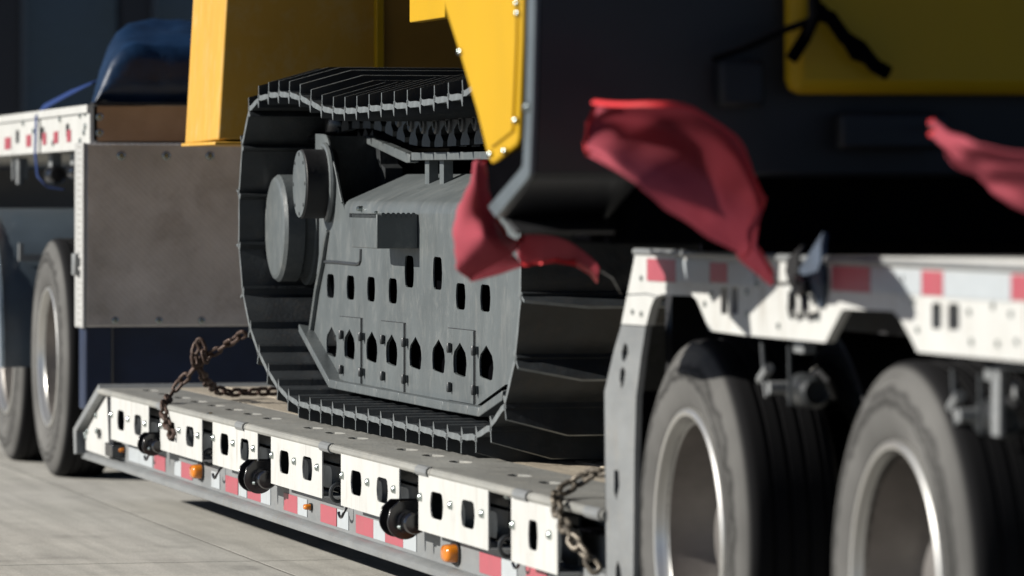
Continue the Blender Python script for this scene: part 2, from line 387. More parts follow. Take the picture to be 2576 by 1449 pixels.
def make_wheel(parent, c, R, meshes, dual=True, label=None, spin=0., name='wheel'):
    wv = bpy.data.objects.new(name, None); C.objects.link(wv); wv.location = Vector(c) - world_loc(parent); wv.parent = parent
    if label: wv['label'] = label
    inst('tyre', meshes[0], c, wv, rot=(spin, 0, 0)); inst('rim', meshes[1], c, wv, rot=(spin, 0, 0)); inst('rim_lip', meshes[2], c, wv, rot=(spin, 0, 0))
    if dual:
        c2 = Vector(c) + Vector((.335, 0, 0)); inst('tyre', meshes[0], c2, wv, rot=(spin + 1, 0, 0))
        MB().lathe([(.19, .12), (.19, .24), (.42, .24), (.42, .12)], c=c, n=32).build('brake_drum', M['matt_black'], wv)
    return wv

# ------------------------------------------------------------------ flatbed truck in front (far end)
XT = 3.20
trk = thing('flatbed_truck', 'flatbed truck rear ahead of the trailer with white side rail and tread plate end panel', 'truck', (4.4, 22.5, 0))
YR = YZ(226, 300, XT)[0]
zt = 1.585; zb = 1.405
slots = []
for u in (44, 107, 170):
    slots.append(uvs(shp(RR, u, 480 - 140 + (107 - u) * .13 - 4, 9, 34, -.14), XT))
Yfar = YZ(-700, 0, XT)[0]
rail_out = [(YR, zt), (YR, zb), (Yfar, zb - .06), (Yfar, zt - .06)]
rail = MB().prism(rail_out, XT, XT + .03, slots).build('side_rail', M['white'], trk)
MB().prism([(YR + .0, zt + .002), (YR, zt - .03), (Yfar, zt - .09), (Yfar, zt - .058)], XT - .012, XT).build('rail_lip', M['white'], trk)
bolt_m = MB().lathe([(-.008, 0), (-.008, .006), (-.005, .0095), (0, .010), (.004, .010)], n=12).mesh('bolt', M['bolt'])
bolt_flat = MB().lathe([(-.004, 0), (-.004, .009), (0, .010), (.003, .010)], n=12).mesh('bolt_head', M['bolt'])
for u, v in ((216, 285), (216, 318), (213, 333), (203, 290), (203, 355), (152, 300), (85, 330), (60, 310), (135, 360)):
    inst('bolt', bolt_m, W(u, v, XT), rail, scale=(1, 1.4, 1.4))
for u0, u1 in ((12, 27), (66, 78), (107, 116), (135, 146), (168, 178)):
    vv = 370 - (u0) * .12
    MB().prism(uvs([(u0, vv - 22), (u1, vv - 24), (u1, vv + 6), (u0, vv + 8)], XT - .002), XT - .003, XT - .001).build('reflective_tape', M['tape_red'], rail)
# deck behind the rail, rear beam, tread plate end panel
MB().prism([(YR + .03, zt - .02), (YR + .03, zt - .09), (Yfar, zt - .15), (Yfar, zt - .08)], XT + .03, 5.75).build('deck', M['deckplate'], trk)
MB().box(XT + .012, 5.75, YR, YR + .03, 1.435, zt).build('rear_beam', M['alu_dull'], trk, bevel=.004)
MB().box(XT + .012, 5.75, YR - .02, YR + .05, zt + .001, zt + .012).build('beam_cap', M['matt_black'], trk)
for u, v in ((250, 294), (250, 334)):
    inst('bolt', bolt_m, WY(u, v, YR), trk, rot=(0, 0, pi / 2), scale=(1, 1.6, 1.6))
zpb = XZ(300, 822, YR - .15)[1]
pan = MB().box(3.16, 5.70, YR - .16, YR + .06, zpb, 1.428).build('end_panel', M['tread'], trk, bevel=.006)
for u in (305, 418, 528):
    inst('bolt', bolt_m, WY(u, 392, YR - .16), pan, rot=(0, 0, pi / 2), scale=(1, 1.8, 1.8))
for u in (290, 400, 507):
    inst('bolt', bolt_m, WY(u, 806, YR - .16), pan, rot=(0, 0, pi / 2), scale=(1, 1.4, 1.4))
# bright scalloped tread strip down the side of the panel
st = MB().box(3.145, 3.159, YR - .163, YR + .05, zpb - .005, 1.43).build('edge_strip', M['bright_alu'], trk, bevel=.003)
kn = MB().lathe([(-.008, 0), (-.007, .010), (0, .022)], n=10).mesh('tread_bump', M['bright_alu'])
nb = 30
for i in range(nb):
    z = zpb + .01 + i * (1.43 - zpb - .02) / (nb - 1)
    inst('tread_bump', kn, (3.1455, YR - .06 - .03 * (i % 2), z), st, scale=(1, 2.2, .55))
# navy rear frame under the panel
MB().box(3.17, 3.28, YR - .06, YR + .1, .34, 1.0).build('frame_post', M['navy'], trk, bevel=.01)
MB().box(3.30, 5.6, YR + .02, YR + .06, .32, .9).build('frame_panel', M['navy'], trk)
MB().box(3.12, 3.25, YR - .1, YR - .02, .89, .98).build('lamp_bracket', M['grey'], trk, bevel=.006)
MB().box(3.7, 4.9, YR + .3, YR + 10, .75, 1.1).build('chassis_frame', M['navy'], trk)
# hanging gear below the rail
for u, v, r in ((142, 440, 25), (195, 432, 20)):
    p = W(u, v, XT + .10); s = r / 600
    o = MB().lathe([(-.05, 0), (-.05, s * .4), (-.04, s * .45), (-.04, s * .75), (-.02, s), (.10, s), (.12, s * .8), (.12, 0)], c=p, axis='Y', n=28).build('strap_winch', M['black'], trk)
    MB().box(p.x - s * .5, p.x + s * .5, p.y - .01, p.y + .1, p.z + s * .7, zb - .005).build('winch_bracket', M['grey'], o)
p = W(50, 430, XT + .06)
MB().lathe([(-.06, 0), (-.06, .018), (.06, .018), (.06, 0)], c=p, axis='Z', n=16).build('hanging_bracket', M['grey'], trk)
p = W(38, 430, XT + .06)
MB().box(p.x - .01, p.x + .06, p.y, p.y + .04, p.z - .04, zb - .02).build('hanging_bracket', M['grey'], trk)
MB().box(3.7, 5.6, YR + .3, YR + .36, 1.2, 1.41).build('cross_member', M['matt_black'], trk)
MB().box(4.1, 4.16, YR + .3, YR + 10, 1.12, 1.36).build('chassis_rail', M['matt_black'], trk)
# wheels and quarter fender
tw = wheel_meshes(.515, .300, 'truck')
YW1 = 21.88; YW2 = 23.22
w1 = make_wheel(trk, (3.20, YW1, .515), .515, tw, label='rear wheel of the front truck, nearer of the two')
w2 = make_wheel(trk, (3.20, YW2, .515), .515, tw, spin=.7, label='forward wheel of the front truck under the curved fender')
for yy in (YW1, YW2):
    ww_ = make_wheel(trk, (5.75 , yy, .515), .515, tw, dual=False); ww_.rotation_euler = (0, 0, pi)
    MB().lathe([(3.6, .06), (5.4, .06)], c=(0, yy, .515), n=12).build('axle', M['matt_black'], trk)
def fender_prof(yc, r0, r1, a0, a1, n=22):
    o = [(yc + r1 * cos(a), .515 + r1 * sin(a)) for a in [a0 + (a1 - a0) * i / n for i in range(n + 1)]]
    i_ = [(yc + r0 * cos(a), .515 + r0 * sin(a)) for a in [a1 + (a0 - a1) * i / n for i in range(n + 1)]]
    return o + i_
fp = fender_prof(YW2, .60, .64, radians(35), radians(186))
f1 = MB().prism(fp, 3.12, 3.86).build('fender', M['fender'], trk)
MB().prism(fender_prof(YW2, .585, .655, radians(35), radians(186)), 3.10, 3.118).build('fender_lip', mat('sunlit_fender_lip', (.55, .68, .78), .25, .2, .2, 4, coat=.5), f1)  # lip's sunlit brightness put in a paler colour than the fender
MB().prism(fender_prof(YW2, .59, .65, radians(35), radians(150)), 3.862, 3.90).build('fender_seam', M['grey'], f1)
MB().prism(fp, 3.902, 4.8).build('fender', M['fender'], trk)
p = W(75, 640, 3.25)
MB().box(3.20, 3.45, p.y - .02, p.y + .02, p.z - .03, p.z + .0).build('fender_bracket', M['grey'], trk)
MB().box(3.20, 3.22, p.y - .02, p.y + .02, p.z - .0, p.z + .05).build('fender_bracket', M['grey'], trk)

# tarpaulin bundle lying on the flatbed, and its blue strap
NX, NY = 60, 36
tb = MB(); vs = []; fs = []
x0 = XZ(236, 0, 20.9)[0]; x1 = 5.4; y0_, y1_ = YR + .06, YR + 1.1
def tz(a, b):        # a 0..1 across (X), b 0..1 back (Y)
    s1 = 1 - max(0, 1 - a / .10) ** 3.0
    s2 = 1 - max(0, (a - .8) / .2) ** 2.4
    b1 = .66 + .34 * min(1, b / .4) ** .8 if b < .9 else 1 - ((b - .9) / .1) ** 2 * .7
    hgt = .345 * s1 * s2 * b1
    hgt += .022 * noise.noise(Vector((a * 9, b * 6, 3))) * (s1 * s2) + .012 * noise.noise(Vector((a * 30, b * 9, 7)))
    return max(.0, hgt)
for j in range(NY + 1):
    for i in range(NX + 1):
        a = i / NX; b = j / NY
        xl_ = XZ(236, 0, y0_ + (y1_ - y0_) * b)[0]; vs.append((xl_ + (x1 - xl_) * a + .02 * noise.noise(Vector((b * 5, a * 5, 0))), y0_ + (y1_ - y0_) * b, zt + .015 + tz(a, b)))
# vertical front skirt
base = len(vs)
for k in range(1, 5):
    for i in range(NX + 1):
        a = i / NX; top = Vector(vs[i]); t = k / 4
        vs.append((top.x, top.y - .03 * sin(t * pi) - .012 * noise.noise(Vector((a * 22, t * 2, 1))), top.z * (1 - t) + (zt + .013) * t))
W_ = NX + 1
for j in range(NY):
    for i in range(NX): fs.append((j * W_ + i, j * W_ + i + 1, (j + 1) * W_ + i + 1, (j + 1) * W_ + i))
for k in range(4):
    r0 = (lambda i: i) if k == 0 else (lambda i, k=k: base + (k - 1) * W_ + i)
    for i in range(NX): fs.append((r0(i), r0(i + 1), base + k * W_ + i + 1, base + k * W_ + i))
tb.add(vs, fs)
tarp = tb.build('tarpaulin_bundle', M['tarp'], smooth=60); tag(tarp, 'glossy dark blue tarpaulin bundle humped on top of the flatbed truck', 'tarpaulin')
def ribbon(pts, wd, th=.003, wdir=None):
    m = MB(); vs = []; fs = []
    pts = [Vector(p) for p in pts]
    for i, p in enumerate(pts):
        wv = Vector(wdir) if wdir else Vector((0, 1, 0))
        t = (pts[min(i + 1, len(pts) - 1)] - pts[max(0, i - 1)]).normalized()
        wv = (wv - t * wv.dot(t)).normalized(); n_ = t.cross(wv).normalized()
        for a, b in ((-1, -1), (1, -1), (1, 1), (-1, 1)): vs.append(p + wv * a * wd / 2 + n_ * b * th / 2)
    for i in range(len(pts) - 1):
        for j in range(4): fs.append((i * 4 + j, i * 4 + (j + 1) % 4, i * 4 + 4 + (j + 1) % 4, i * 4 + 4 + j))
    fs += [(0, 1, 2, 3), (len(pts) * 4 - 4, len(pts) * 4 - 3, len(pts) * 4 - 2, len(pts) * 4 - 1)]
    return m.add(vs, fs)
pa = WY(240, 205, 21.15)
yq = YZ(100, 300, XT)[0]
stp = [pa + Vector((.10, .1, .03)), pa, (pa + Vector((3.20, yq, 1.60))) / 2, Vector((3.205, yq, 1.592)), Vector((3.185, yq, 1.56)), Vector((3.18, yq, 1.40)), Vector((3.19, yq, 1.30)), Vector((3.23, yq - .02, 1.25)), Vector((3.30, yq - .05, 1.24))]
tag(ribbon(stp, .05, .004).build('cargo_strap', M['strap']), 'blue webbing strap from the tarpaulin over the white flatbed rail', 'strap')

# ------------------------------------------------------------------ lowboy trailer
trl = thing('lowboy_trailer', 'low grey and white drop deck trailer carrying the crawler machine', 'trailer', (4.4, 14, 0))
ZD = .475
XL = 3.06
YD1 = YZ(252, 970, XL)[0]         # front top edge of the deck
YD0 = 11.72                       # rear end of the drop deck
# outer deck plate with slotted holes
holes = []
hx0, hx1 = 3.19, 3.235
yy = 12.15
while yy < YD1 - .3:
    c = [(3.205 + .030 * cos(t * pi / 8), yy + .07 * sin(t * pi / 8)) for t in range(16)]
    holes.append(c); yy += .35
# plate as sections, with the rounded sleeves between them
secs = [YD1, 17.9, 16.35, 14.95, 13.6, 12.45, YD0]
for a, b in zip(secs[:-1], secs[1:]):
    hh = [h for h in holes if min(p[1] for p in h) > b + .02 and max(p[1] for p in h) < a - .02]
    MB().prism([(XL, b + .002), (3.34, b + .002), (3.34, a - .002), (XL, a - .002)], ZD - .014, ZD, hh, axis='Z').build('deck_plate', M['deckplate'], trl, smooth=0)
    MB().tube([(XL, b + .002, ZD - .013), (XL, a - .002, ZD - .013)], .013, 10).build('deck_lip', M['deckplate'], trl)
    MB().tube([(XL - .003, b + .02, ZD - .013), (XL - .003, b + .16, ZD - .013)], .016, 10).build('hinge_sleeve', M['grey'], trl)
MB().box(3.10, 3.335, YD0, YD1 - .2, ZD - .075, ZD - .07).build('hole_backing', M['void'], trl)  # black strip added so the plate's holes look shaded
# timber planks
px = 3.345; k = 0
while px < 5.35:
    pw = .19
    MB().box(px, px + pw - .008, YD0, 16.9 + .4 * (k % 2), ZD - .045, ZD - .002 + .002 * (k % 3)).build('plank', M['wood'], trl, bevel=.003, smooth=0)
    MB().box(px, px + pw - .008, 16.91 + .4 * (k % 2), YD1 - .06, ZD - .045, ZD - .002 + .002 * ((k + 1) % 3)).build('plank', M['wood'], trl, bevel=.003, smooth=0)
    px += pw; k += 1
MB().box(3.36, 5.4, YD0, YD1 - .04, ZD - .12, ZD - .05).build('deck_frame', M['matt_black'], trl)
MB().box(5.36, 5.62, YD0, YD1, ZD - .014, ZD).build('deck_plate', M['deckplate'], trl)
# side beam: dark web behind the boxes, grey rail face, flange
XW = 3.17; XR = 3.115
MB().box(XW, XW + .02, YD0, YD1 - .1, .20, ZD - .02).build('side_web', M['grey'], trl)
YB = YZ(192, 1138, XL)[0]
MB().box(XR, XR + .018, YD0 - .4, YB - .15, .195, .305).build('rail_face', M['grey'], trl, bevel=.003)
MB().box(XR + .02, XW - .002, YD0 - .4, YB - .2, .29, .303).build('rail_shelf', M['grey'], trl)
flz = [(XR + .05, .205), (XR - .008, .203), (3.085, .197), (3.08, .191), (3.08, .172), (XR + .05, .168)]
MB().prism([(x, z) for x, z in flz], YD0 - .6, YB, axis='Y').build('bottom_flange', M['grey'], trl, bevel=.003)
MB().box(3.2, 5.5, YD0, YB - .1, .162, .19).build('belly_plate', M['matt_black'], trl)
MB().box(5.56, 5.62, YD0, YD1, .15, .46).build('side_beam', M['grey'], trl)
MB().box(4.0, 4.12, YD0, YD1, .19, .40).build('main_beam', M['matt_black'], trl)
MB().box(4.6, 4.72, YD0, YD1, .19, .40).build('main_beam', M['matt_black'], trl)
# front cheek
zc = lambda u, v, X=XL: YZ(u, v, X)
ck = [zc(256, 990), zc(203, 1090), zc(204, 1132), zc(262, 1152)]
ckh = [uvs(shp(BARREL, 237, 1092, 11, 26, .25), XL)]
cheek = MB().prism(ck, XL + .02, XL + .035, ckh).build('cheek_plate', M['white'], trl)
for u, v in ((243, 1045), (244, 1084), (221, 1085), (217, 1100), (215, 1092)):
    inst('bolt', bolt_m, W(u, v, XL + .02), cheek, scale=(1, 1.2, 1.2))
sl_ = [zc(254, 966), zc(190, 1078), zc(192, 1142), zc(198, 1141), zc(197, 1085), zc(258, 984)]
MB().prism(sl_, XL - .01, 5.62).build('sloped_nose', M['grey'], trl, bevel=.002)
sl2 = [zc(262, 985), zc(262, 1150), zc(272, 1153), zc(272, 988)]
MB().prism(sl2, XL + .02, XW).build('end_post', M['matt_black'], trl)
p0, p1 = zc(283, 1112, XR - .02), zc(302, 1152, XR - .02)
MB().box(XR - .05, XR - .001, p1[0], p0[0], p1[1], p0[1]).build('latch_box', M['black'], trl, bevel=.004)
# bracket boxes
XB = 3.05
boxes = [(279, 374, 997, 1104.6), (403, 508, 1025, 1131), (535, 648, 1052, 1167.6), (681.6, 810, 1091.7, 1215.8),
         (857.6, 1004, 1138.7, 1271.4), (1053, 1228, 1187.5, 1333), (1286, 1402, 1251, 1412)]
bx_labels = ['white bracket box nearest the nose of the deck', 'white bracket box with a chain hooked into it', None, None, None, None, 'white bracket box with a chain hanging over its end']
box_objs = []
for bi, (ua, ub, vt, vb) in enumerate(boxes):
    ya, za = YZ(ua, vt, XB); yb = YZ(ub, 0, XB)[0]; zb_ = YZ(ua, vb, XB)[1]
    L = ya - yb
    def at(a, b_, L=L, ya=ya, za=za, zb_=zb_): return (ya - L * a, za + (zb_ - za) * b_)
    def hole(a, L=L): return [(ya - L * a + x * -(.178 * L + .012), (za + zb_) / 2 + y * (zb_ - za) * .46) for x, y in BARREL]
    hl = [hole(.27), hole(.72)] if bi < 6 else [hole(.48)]
    if bi == 6: bolts = [(.06, .42), (.86, .42)]
    else: bolts = [(.04, .42), (.49, .42), (.93, .42)]
    out = [at(0, 0), at(0, 1), at(1, 1), at(1, 0)]
    b = MB().prism(out, XB, XB + .004, hl).build('bracket_box', M['white'], trl, smooth=0)
    # the channel behind the face: top, bottom and ends folded back
    h = abs(za - zb_); y_lo, y_hi = min(ya, yb), max(ya, yb); z_lo, z_hi = min(za, zb_), max(za, zb_)
    c = MB()
    c.box(XB + .006, XB + .085, y_lo + .001, y_hi - .001, z_hi - .007, z_hi - .001)
    c.box(XB + .006, XB + .085, y_lo + .001, y_hi - .001, z_lo + .001, z_lo + .007)
    c.build('channel_flange', M['white'], b, smooth=0)
    c = MB(); c.box(XB + .006, XB + .07, y_hi - .012, y_hi - .001, z_lo + .008, z_hi - .008)
    c.build('channel_end', M['grey'], b, smooth=0)
    # inner stiffener seen through the barrel holes
    c = MB(); c.prism([(y_lo + .02, z_lo + .02), (y_hi - .03, z_lo + .02), (y_hi - .03, z_hi - .02), (y_lo + .02, z_hi - .02)], XB + .06, XB + .066,
                      [[(y_hi - L * .27 + .02 * cos(t * pi / 6), (z_lo + z_hi) / 2 + .02 * sin(t * pi / 6)) for t in range(12)]])
    c.build('stiffener', M['shoe_dark'], b, smooth=0)
    for a, b2 in bolts:
        q = at(a, b2); inst('bolt', bolt_m, (XB, q[0], q[1]), b, scale=(1.3, 1.2, 1.2))
    if bi == 1:
        pass
    if bx_labels[bi]: b['label'] = bx_labels[bi]
    box_objs.append(b)
    # gusset on the web behind each gap, with a round hole and a keyhole slot
    if bi < 6:
        g0 = yb - .015; g1 = YZ(boxes[bi + 1][0], 0, XB)[0] + .01
        gz = (za + zb_) / 2
        ghole = [[(g0 - (g0 - g1) * .45 + .022 * cos(t * pi / 7), gz - .03 + .026 * sin(t * pi / 7)) for t in range(14)]]
        MB().prism([(g1 - .12, .305), (g0 + .12, .305), (g0 + .12, .455), (g1 - .12, .455)], XW - .010, XW - .004, ghole).build('web_gusset', M['grey'], trl, smooth=0)
        MB().box(XW - .035, XW - .0105, g1 - .06, g1 - .045, .31, .45).build('web_rib', M['grey'], trl, smooth=0)
# winches, axis along the trailer
def winch(u, v, r):
    p = W(u, v, 3.035); rr = r
    wn = bpy.data.objects.new('ratchet_winch', None); C.objects.link(wn); wn.location = p - world_loc(trl); wn.parent = trl
    def dplate(y, t):
        pts = []
        for k in range(19):
            a = pi + pi * k / 18; pts.append((p.x + rr * cos(a), p.z - .005 + rr * sin(a)))
        pts += [(p.x + rr * 1.5, p.z + .00), (p.x + rr * 1.5, p.z + rr * 1.05), (p.x - rr * .35, p.z + rr * 1.05), (p.x - rr * .85, p.z + rr * .6)]
        MB().prism(pts, y, y + t, axis='Y').build('winch_plate', M['black'], wn, bevel=.002)
    dplate(p.y, .008); dplate(p.y + .11, .008)
    MB().lathe([(.008, .0), (.008, rr * .55), (.11, rr * .55), (.11, 0)], c=p, axis='Y', n=28).build('spool', M['black'], wn)
    q = p + Vector((rr * .25, 0, -rr * .12))
    MB().lathe([(-.075, 0), (-.075, rr * .40), (-.080, rr * .42), (-.080, rr * .55), (-.074, rr * .60), (-.03, rr * .60), (-.03, rr * .70), (0, rr * .70)], c=q, axis='Y', n=28).build('winch_hub', M['black'], wn)
    MB().tube([q + Vector((-rr * .58, -.03, -rr * .25)), q + Vector((-rr * .7, -.02, -rr * .25))], .006, 8).build('pawl', M['bolt'], wn)
    return wn
winch(384, 1118, .037); winch(652, 1200, .049); winch(1019, 1308, .050)
# marker lights
def light(u, v, big):
    p = W(u, v, XR); s = .019 if big else .0095
    o = bpy.data.objects.new('marker_light', None); C.objects.link(o); o.location = p - world_loc(trl); o.parent = trl
    o['label'] = ('large' if big else 'small') + ' amber marker light'
    n = 20; ay, az = (s * 2.5, s * 1.35) if big else (s * 2.0, s)
    ang = [2 * pi * k / n for k in range(n)]
    sq = lambda t, a: math.copysign(abs(t) ** .7, t) * a
    MB().prism([(p.y + sq(cos(a), ay * 1.25), p.z + sq(sin(a), az * 1.25)) for a in ang], p.x - .006, p.x).build('gasket', M['hose'], o)
    m = MB(); rings = [(0, 1.), (.55, .97), (.8, .88), (.93, .68), (.99, .35), (1., .0001)]; vs = []; fs = []
    dp = .034 if big else .02
    for t, r_ in rings:
        for a in ang: vs.append((p.x - .0062 - dp * t, p.y + sq(cos(a), ay * r_), p.z + sq(sin(a), az * r_)))
    for i in range(len(rings) - 1):
        for j in range(n): fs.append((i * n + j, i * n + (j + 1) % n, (i + 1) * n + (j + 1) % n, (i + 1) * n + j))
    m.add(vs, fs).build('lens', M['amber'], o, smooth=40)
light(314, 1132, False); light(507, 1186, True); light(784, 1275, False); light(1148, 1392, True)
# tape on the rail face
tz0, tz1 = .213, .268
reds = [(389, 417), (457, 485), (568.6, 600), (624, 657.5), (715, 750), (807.6, 848), (896.6, 941), (970.5, 1016), (1207.7, 1263), (1325, 1378)]
whites = [(325, 352), (352, 385), (440, 457), (533, 554), (602, 622), (657.5, 681.6), (750, 774), (850, 878), (941, 970.5), (1016, 1049), (1263, 1302)]
for lst, mm in ((reds, 'tape_red'), (whites, 'tape_white')):
    for a, b in lst:
        ya, yb = YZ(a, 0, XR)[0], YZ(b, 0, XR)[0]
        MB().box(XR - .0022, XR - .0005, yb + .001, ya - .001, tz0, tz1).build('reflective_tape', M[mm], trl, smooth=0, label=('red' if mm == 'tape_red' else 'white') + ' reflective tape')
# rope hooks: a J under the shelf and a ring beside each box
for u, v in ((545, 1190), (864, 1287), (1306, 1412), (372, 1145)):
    p = W(u, v, XR - .03)
    pts = [p + Vector((.03, 0, .03)), p + Vector((.01, 0, .012)), p + Vector((.0, 0, -.005))] + [p + Vector((-.002, .03 - .03 * cos(t), -.005 - .014 * sin(t))) for t in [i * pi / 6 for i in range(1, 7)]]
    MB().tube(pts, .0045, 8).build('rope_hook', M['black'], trl)
for u, v in ((528, 1150), (850, 1240), (1278, 1375)):
    p = W(u, v, XB + .03)
    pts = [p + Vector((.022 * cos(t), 0, .026 * sin(t))) for t in [pi * .35 + i * pi * 1.3 / 12 for i in range(13)]]
    MB().tube(pts, .006, 8).build('tie_ring', M['shoe_dark'], trl)
# small studs along the deck lip where each box hangs
for (ua, ub, vt, vb) in boxes[1:]:
    p = W(ua - 6, vt - 6, XB + .02); inst('bolt', bolt_m, p, trl, scale=(1.5, 1.2, 1.2))

# rear riser: lit plate on the side, dark bulkhead across
rp = uvs([(1563, 818), (1624, 822), (1612, 900), (1600, 1000), (1596, 1140), (1592, 1560), (1527, 1560), (1524, 1240), (1521, 985), (1545, 880)], XL)
rh = [uvs([(1571, 862), (1579, 870), (1580, 888), (1570, 912), (1565, 906), (1564, 885)], XL), uvs([(1568, 922), (1573, 935), (1569, 968), (1563, 978), (1559, 955), (1561, 930)], XL),
      uvs([(1545, 1182), (1556, 1184), (1558, 1222), (1551, 1260), (1545, 1240)], XL), uvs([(1553, 1410), (1560, 1425), (1566, 1470), (1548, 1480), (1549, 1430)], XL)]
MB().prism(rp, XL, XL + .015, rh).build('riser_plate', M['grey'], trl)
rr_ = uvs([(1560, 815), (1540, 880), (1516, 985), (1518, 1240), (1521, 1560), (1527, 1560), (1524, 1240), (1521, 985), (1545, 880), (1563, 818)], XL)
MB().prism(rr_, XL + .004, XL + .30).build('riser_edge', M['shoe_dark'], trl)
MB().box(XL + .10, 5.62, 11.50, 11.56, .15, 1.0).build('bulkhead', M['matt_black'], trl)

# upper rail with wheel arches
top = [(1598, 639), (1650, 640), (2100, 645), (2576, 651), (3300, 664)]
low = [(3300, 1005), (2576, 911), (2308, 886), (2290, 850), (2262, 800), (2246, 783), (2130, 778), (2118, 780), (2100, 815), (2076, 862), (1869, 843), (1785, 832), (1772, 800), (1753, 755), (1742, 744), (1660, 742),
       (1645, 752), (1636, 775), (1625, 819), (1563, 815)]
uh = [uvs(shp(RR, u, v, ww, 68), XL) for u, v, ww in ((1822, 757, 17), (1848, 757, 17), (1993, 765, 22), (2024, 767, 22), (2356, 795, 24), (2399, 797, 28), (2700, 830, 26), (2750, 832, 28))]
ur = MB().prism(uvs(top + low, XL), XL, XL + .02, uh).build('upper_rail', M['white'], trl)
inn = [(1600, 640), (3300, 664), (3300, 860), (1603, 800)]
MB().prism(uvs([(1650, 650), (3300, 675), (3300, 1000), (2576, 900), (1780, 820), (1700, 735)], XL), 3.25, 3.27).build('inner_rail', M['matt_black'], trl)
for a, b, c, d in ((1628, 1700, 650, 706), (1787, 1830, 660, 710), (2093, 2190, 668, 731), (2320, 2373, 680, 742), (2545, 2600, 690, 755)):
    MB().prism(uvs([(a, c), (b, c + (b - a) * .045), (b, d + (b - a) * .06), (a, d)], XL - .002), XL - .003, XL - .001).build('reflective_tape', M['tape_red'], ur, label='red reflective tape')
for a, b, c, d in ((1700, 1787, 654, 708), (1830, 1900, 662, 715), (2190, 2320, 673, 735), (2373, 2545, 682, 748)):
    MB().prism(uvs([(a + 1, c), (b - 1, c + (b - a) * .045), (b - 1, d + (b - a) * .06), (a + 1, d)], XL - .002), XL - .003, XL - .001).build('reflective_tape', M['tape_white'], ur, label='white reflective tape')
for u, v in ((1615, 700), (1593, 785), (1615, 790), (1790, 740), (1775, 765), (1880, 735), (1880, 790), (1905, 715), (1950, 700), (2060, 800), (1960, 820), (2300, 760), (2310, 830), (2440, 785), (2446, 860), (2500, 770), (2512, 865), (2545, 790), (2560, 860), (2275, 700)):
    inst('bolt', bolt_flat, W(u, v, XL), ur, scale=(1, .7, .7))
YU0 = YZ(3300, 650, XL)[0]; YU1 = YZ(1600, 640, XL)[0]
MB().box(XL + .02, 5.62, YU0, YU1 + .1, 1.060, 1.085).build('upper_deck', M['matt_black'], trl)
MB().tube([(XL - .002, YU0, 1.094), (XL - .002, YU1, 1.094)], .008, 8).build('deck_trim', M['grey'], trl)
# wheels of the trailer
tm = wheel_meshes(.45, .288, 'trailer')
wheels_u = [(11.10, 'front wheel of the trailer, behind the riser plate'), (9.58, 'rear wheel of the trailer at the right edge')]
for yw, lb in wheels_u:
    make_wheel(trl, (3.075, yw, .45), .45, tm, label=lb, spin=yw)
    o = make_wheel(trl, (5.62, yw, .45), .45, tm, dual=True); o.rotation_euler = (0, 0, pi)
    MB().lathe([(3.4, .065), (5.3, .065)], c=(0, yw, .45), n=14).build('axle', M['matt_black'], trl)
    # arch liner over the wheel
    pr = [(yw + .53 * cos(a), .45 + .50 * sin(a)) for a in [radians(12) + radians(150) * i / 20 for i in range(21)]]
    pr += [(yw + .51 * cos(a), .45 + .48 * sin(a)) for a in [radians(162) - radians(150) * i / 20 for i in range(21)]]
    MB().prism(pr, XL + .32, XL + .80).build('arch_liner', M['matt_black'], trl)
MB().box(3.9, 4.0, YU0, 11.5, .55, 1.05).build('main_beam', M['matt_black'], trl)
MB().box(4.8, 4.9, YU0, 11.5, .55, 1.05).build('main_beam', M['matt_black'], trl)
for yc in (10.25, 8.6):
    MB().box(3.45, 5.4, yc - .03, yc + .03, .15, 1.05).build('cross_plate', M['matt_black'], trl)
# suspension hangers, rods, brake chambers between the wheels
def hanger(du, dv, X=3.10):
    g = lambda u, v, x=X: W(u + du, v + dv, x)
    a = g(1995, 852); b = g(2020, 890)
    MB().box(X, X + .03, b.y, a.y, b.z, a.z).build('hanger_bracket', M['grey'], trl, bevel=.003)
    MB().tube([g(1918, 860), g(1922, 925), g(1932, 940)], .006, 8).build('hanger_rod', M['shoe_dark'], trl)
    MB().tube([g(1915, 955), g(1935, 925)], .012, 8).build('shackle', M['grey'], trl)
    MB().tube([g(1925, 960), g(1932, 1000)], .008, 8).build('shackle', M['shoe_dark'], trl)
    MB().tube([g(1986, 870), g(1988, 1020)], .005, 8).build('hanger_rod', M['shoe_dark'], trl)
    p = g(1968, 975); MB().lathe([(-.03, 0), (-.03, .014), (.04, .014), (.04, 0)], c=p, axis='X', n=16).build('push_rod_end', M['grey'], trl)
    p = g(2045, 985, X + .05); MB().lathe([(-.02, .02), (-.03, .026), (-.02, .036), (.08, .038), (.08, .0)], c=p, axis='Y', n=28).build('brake_chamber', M['shoe_dark'], trl)
    MB().tube([g(2040, 945, X + .05), g(2062, 935, X + .05), g(2085, 960, X + .05), g(2100, 1000, X + .07)], .007, 8).build('air_line', M['hose'], trl)
hanger(0, 0); hanger(480, 70, 3.12)
a, b = W(2493, 925, 3.12), W(2512, 1100, 3.12)
MB().box(3.12, 3.132, b.y, a.y, b.z, a.z).build('step_bracket', M['grey'], trl, bevel=.003)
a, b = W(2498, 915, 3.12), W(2600, 935, 3.12)
MB().box(3.12, 3.14, b.y, a.y, b.z, a.z).build('step_bracket', M['grey'], trl, bevel=.003)
a, b = W(2545, 960, 3.2), W(2552, 1090, 3.2)
MB().box(3.20, 3.21, b.y, a.y, b.z, a.z).build('step_bracket', M['grey'], trl, bevel=.003)

